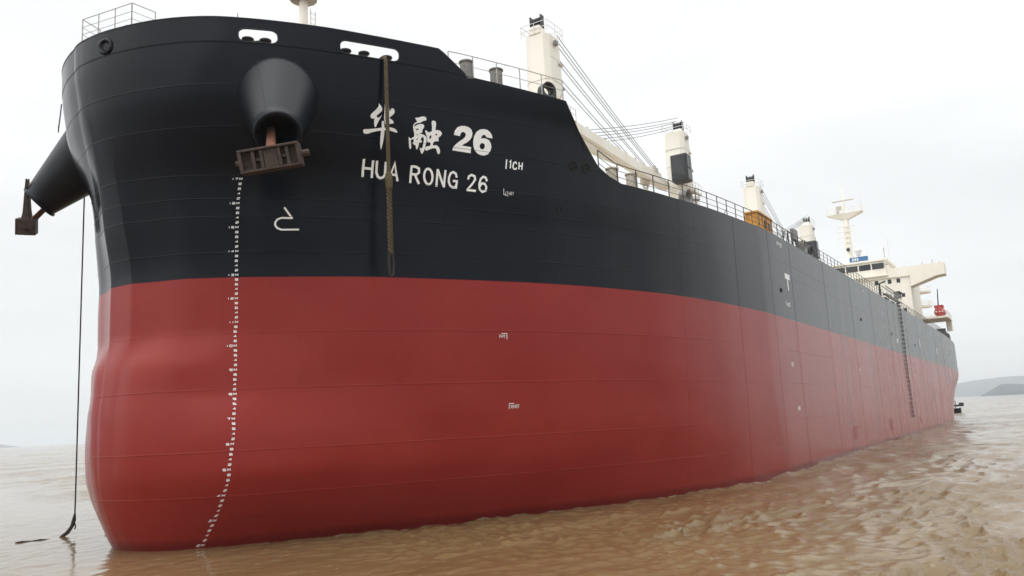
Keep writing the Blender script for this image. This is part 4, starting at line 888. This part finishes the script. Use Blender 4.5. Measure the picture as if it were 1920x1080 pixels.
for k in range(3):                                    # stair landings on the side of the house
    z = 29.4 - 3.05 * k; pl_ = MB(); ring = [(174.2 + 1.9 * math.cos(t_), -11.9 - 1.9 * math.sin(t_)) for t_ in np.linspace(-.2, math.pi + .2, 14)]
    vv = [(x, y, z) for x, y in ring] + [(x, y, z + .35) for x, y in ring]; m_ = len(ring)
    pl_.add(vv, [(i, i + 1, m_ + i + 1, m_ + i) for i in range(m_ - 1)] + [tuple(range(m_)), tuple(range(2 * m_ - 1, m_ - 1, -1))]); pl_.build('stair_landing', M['cream'], HOUSE)
    r_ = MB()
    for hh in (.7, 1.3): r_.tube([(x, y, z + hh) for x, y in ring], .04, 5)
    for p in ring[::3]: r_.tube([(*p, z + .3), (*p, z + 1.3)], .04, 5)
    r_.build('landing_rail', M['cream'], HOUSE)
aft_ = MB(); aft_.box((170.5, -10.8, 19.0), (175.5, 12, 29.2)); aft_.build('stair_trunk', M['cream'], HOUSE)
bd = MB(); bd.box((171, -16.6, 23.55), (181, -10.9, 23.95)); bd.box((180.2, -16.5, 21.4), (180.9, -15.4, 23.54)); bd.box((171.4, -11.6, 19.0), (172.2, -10.95, 23.54)); bevel(bd.build('boat_deck', M['cream'], SHIP), .05)
rl_ = MB()
for hh in (.55, 1.1): rl_.tube([(171, -16.5, 23.95 + hh), (181, -16.5, 23.95 + hh)], .035, 5)
for k in range(8): rl_.tube([(171 + 1.4 * k, -16.5, 23.95), (171 + 1.4 * k, -16.5, 25.05)], .035, 5)
rl_.build('boat_deck_rail', M['white'], SHIP)
wn = MB()
for x, y, s in ((173.5, -14.6, 1.1), (176, -14.7, 1.1), (179, -14.6, .9), (183.5, -14.6, .9), (187, -14.4, .8)): wn.lathe([(.2, -.9), (.9, -.85), (.9, -.7), (.5, -.65), (.5, .65), (.9, .7), (.9, .85), (.2, .9)], (x, y, 20.2), (0, 1, 0), 14)
wn.box((173, -15.5, 19.2), (188, -13.4, 19.75)); wn.box((174, -15.6, 19.7), (175.2, -14, 21.6)); wn.box((184.4, -15.3, 19.7), (185.6, -13.9, 21.2)); wn.build('mooring_winch', M['dark'], SHIP, True)

# ------------------------------------------------------------------ things hung on or carried by the ship
def in_ship(o): o.matrix_world = SHIP_MX; return o
# enclosed lifeboat
t = in_ship(empty('lifeboat')); tag(t, 'red enclosed lifeboat on the boat deck at the stern', 'lifeboat')
hb_ = MB(); secs = []
for f in np.linspace(0, 1, 13):
    a = (math.sin(math.pi * min(max(f, .001), .999))) ** .45; x = 174.2 + 6.6 * f; secs.append([(x, -14.75 + a * y, 25.1 + z * (1 if z > 0 else .55 + .45 * a)) for y, z in ((-.25, -1.0), (-.85, -.55), (-1.12, 0), (-1.12, .15), (-.95, .75), (-.45, 1.2), (.45, 1.2), (.95, .75), (1.12, .15), (1.12, 0), (.85, -.55), (.25, -1.0))])
vv = [p for s in secs for p in s]; ff = [(12*i+k, 12*i+(k+1) % 12, 12*i+12+(k+1) % 12, 12*i+12+k) for i in range(12) for k in range(12)] + [tuple(range(11, -1, -1)), tuple(range(144, 156))]
hb_.add(vv, ff); hb_.build('hull', M['orange'], t, True); MB().box((176, -15.6, 26.2), (178.2, -13.9, 26.75)).build('canopy', M['orange'], t)
for zz in (24.9, 25.45): MB().box((175.2, -15.91, zz), (179.9, -15.885, zz + .07)).build('grab_line', M['rust2'], t)
for yy in (-15.5, -15.0, -14.4): MB().lathe([(.02, 0), (.14, 0), (.14, .03)], (174.15, yy, 25.2), (-1, 0, 0), 10).build('porthole', M['white'], t)
for x in (175, 179.6): MB().box((x, -15.7, 23.96), (x + .25, -13.8, 24.3)).build('cradle', M['cream'], t)
dvt = in_ship(empty('lifeboat_davit_pole')); tag(dvt, 'thin dark pole rising above the red lifeboat', 'pole')
MB().tube([(176.2, -14.7, 26.7), (176, -14.95, 30.2)], [.13, .09], 7).build('pole', M['dark'], dvt)
# yellow steel bin
t = in_ship(empty('steel_bin')); tag(t, 'yellow steel bin standing behind the deck rail', 'bin')
yb = MB(); yb.box((40.3, -15.65, 18.98), (43.9, -14.75, 20.75)); bevel(yb.build('box', M['yellow'], t), .03)
for x in (40.28, 41.45, 42.6, 43.8): MB().box((x, -15.72, 18.98), (x + .12, -15.655, 20.8)).build('rib', M['yellow'], t)
for y in (-15.65, -14.87): MB().box((40.23, y, 18.98), (40.295, y + .12, 20.8)).build('rib', M['yellow'], t)
MB().box((40.18, -15.76, 20.76), (44.02, -14.68, 20.88)).build('rim', M['yellow'], t)
for x in (41.9, 42.9): MB().box((x, -15.70, 19.85), (x + .5, -15.66, 20.4)).build('vent', M['dark'], t)
# pilot ladder
t = in_ship(empty('pilot_ladder')); tag(t, 'long dark rope ladder hanging down the side near the stern', 'ladder')
for x in (101.0, 101.75): MB().tube([(x, -16.72, 20.0), (x, -16.70, 14), (x, -16.70, 4.6)], .024, 5).build('side_rope', M['rope_dark'], t)
sp_ = MB().box((-.46, -.08, -.055), (.46, .05, .055)).mesh('rung')
for k in range(27): q = obj('rung', sp_, M['rope_dark'], t); q.location = (101.37, -16.72, 4.8 + .56 * k)
MB().tube([(101.4, -16.8, 13.7), (101.45, -16.8, 9.6)], .04, 6).build('man_rope', M['white'], t)
# mooring rope hung from the fairlead
t = in_ship(empty('mooring_rope')); tag(t, 'thick brown hemp rope hanging from the fairlead across the ship name', 'rope')
RX, RY = 6.42, -9.42
def helix(z0, z1, rad, r, turns, ph, x0=RX, y0=RY, n_=None):
    n_ = n_ or int(abs(z1 - z0) / .035); return [(x0 + rad * math.cos(ph + turns * 2 * math.pi * k / n_), y0 + rad * math.sin(ph + turns * 2 * math.pi * k / n_), z0 + (z1 - z0) * k / n_) for k in range(n_ + 1)]
for k in range(3): MB().tube(helix(22.30, 16.95, .042, .05, 13, k * 2.094), .052, 6).build('strand', M['rope'], t, True)
MB().tube([(RX + .30, RY + .75, 22.42), (RX + .12, RY + .35, 22.46), (RX + .02, RY + .08, 22.42), (RX, RY, 22.25)], .09, 8).build('bight', M['rope'], t, True)
for k in range(2):
    for j_ in range(2): MB().tube(helix(16.95, 13.55, .04, .04, 10, k * 3.14, RX + (j_ - .5) * .135, RY + (j_ - .5) * .02), .05, 6).build('strand', M['rope'], t, True)
MB().lathe([(.05, -.42), (.15, -.32), (.17, 0), (.15, .3), (.06, .42)], (RX, RY, 16.75), (0, 0, 1), 10).build('knot', M['rope'], t, True)
MB().tube([(RX - .10, RY, 13.7), (RX - .14, RY, 13.2), (RX - .10, RY, 12.72), (RX, RY, 12.6), (RX + .13, RY, 12.72), (RX + .17, RY, 13.2), (RX + .10, RY, 13.7)], .055, 8).build('eye_loop', M['rope_dark'], t, True)
# line hanging at far left into the water
t = empty('hanging_line'); tag(t, 'thin dark line hanging into the water left of the bow', 'rope')
MB().tube([(4.0, 9.4, 17.4), (4.02, 9.45, 8), (4.05, 9.5, 2.5), (4.08, 9.56, .95)], .040, 6).build('line', M['rope_dark'], t, True)
MB().tube([(4.08, 9.56, 1.05), (4.05, 9.57, .75), (3.97, 9.6, .45), (3.82, 9.7, .18), (3.5, 9.8, -.05)], [.05, .10, .09, .10, .07], 7).build('frayed_end', M['rope_dark'], t, True)
MB().tube([(4.05, 9.57, .72), (4.1, 9.5, .42), (4.06, 9.52, .3)], .035, 5).build('loose_strand', M['rope_dark'], t)
for k, (a, b) in enumerate((((1.5, 10.05, .02), (2.9, 9.5, .02)), ((4.35, 7.4, .015), (4.75, 7.0, .015)))):
    a = Vector(a); b = Vector(b); fl = MB().tube([a, a.lerp(b, .2) + Vector((.06, .09, -.01)), a.lerp(b, .45) - Vector((.02, .05, .02)), a.lerp(b, .7) + Vector((.05, .1, .0)), b - Vector((0, 0, .03))], [.02, .045, .035, .03, .012], 6).build('floating_rope', M['rope_dark'], None, True)
    tag(fl, ('short black rope floating on the water at lower left', 'tiny black scrap of rope floating at the foot of the bow')[k], 'rope')
t = in_ship(empty('lashing_chain')); tag(t, 'short dark lashing dangling beside the far bolster at upper left', 'chain')
MB().tube([(1.26, 7.0, 22.85), (1.35, 7.25, 22.3), (1.55, 7.7, 21.95), (1.75, 8.1, 21.8)], .03, 5).build('line', M['dark'], t)
for p in ((1.30, 7.1, 22.5), (1.72, 8.05, 21.85)): MB().tube([(p[0], p[1], p[2] + .25), (p[0] + .07, p[1] + .1, p[2]), (p[0], p[1], p[2] - .25), (p[0] - .07, p[1] - .1, p[2])], .035, 6, closed=True).build('shackle', M['dark'], t)

# ------------------------------------------------------------------ workboat beyond the stern
t = empty('workboat', None, (246, -9.2, 0)); tag(t, 'small dark workboat half hidden behind the ship stern', 'boat')
h_ = MB(); hs2 = []
for y, wd, zk, zd in ((-1.6, 1.2, .1, 1.35), (-1.0, 1.6, -.3, 1.25), (4, 1.8, -.4, 1.1), (9, 1.5, -.3, 1.4), (11.5, .2, .2, 1.9)): hs2.append([(-wd, y, zd), (-wd * .7, y, zk), (wd * .7, y, zk), (wd, y, zd)])
h_.add([p for s in hs2 for p in s], [(4*i+k, 4*i+(k+1) % 4, 4*i+4+(k+1) % 4, 4*i+4+k) for i in range(4) for k in range(4)] + [(3, 2, 1, 0), (16, 17, 18, 19)]); h_.build('hull', M['black'], t)
MB().box((-1.2, .6, 1.2), (1.2, 4.2, 3.2)).build('wheelhouse', M['grey'], t)
st = MB(); st.box((-1.3, -2.3, 1.75), (1.3, .5, 2.25)); st.box((-1.5, -2.5, 1.9), (-.9, -1.3, 2.75)); st.tube([(-.8, -.4, 1.2), (-.8, -.4, 3.2), (-.8, .2, 3.5)], .12, 6); st.build('stern_frame', M['dark'], t)
for y in (-.6, 1.8, 4.5): MB().lathe([(.2, -.18), (.42, -.18), (.42, .18), (.2, .18)], (-1.85, y, .75), (1, 0, 0), 12).build('tyre_fender', M['black'], t)
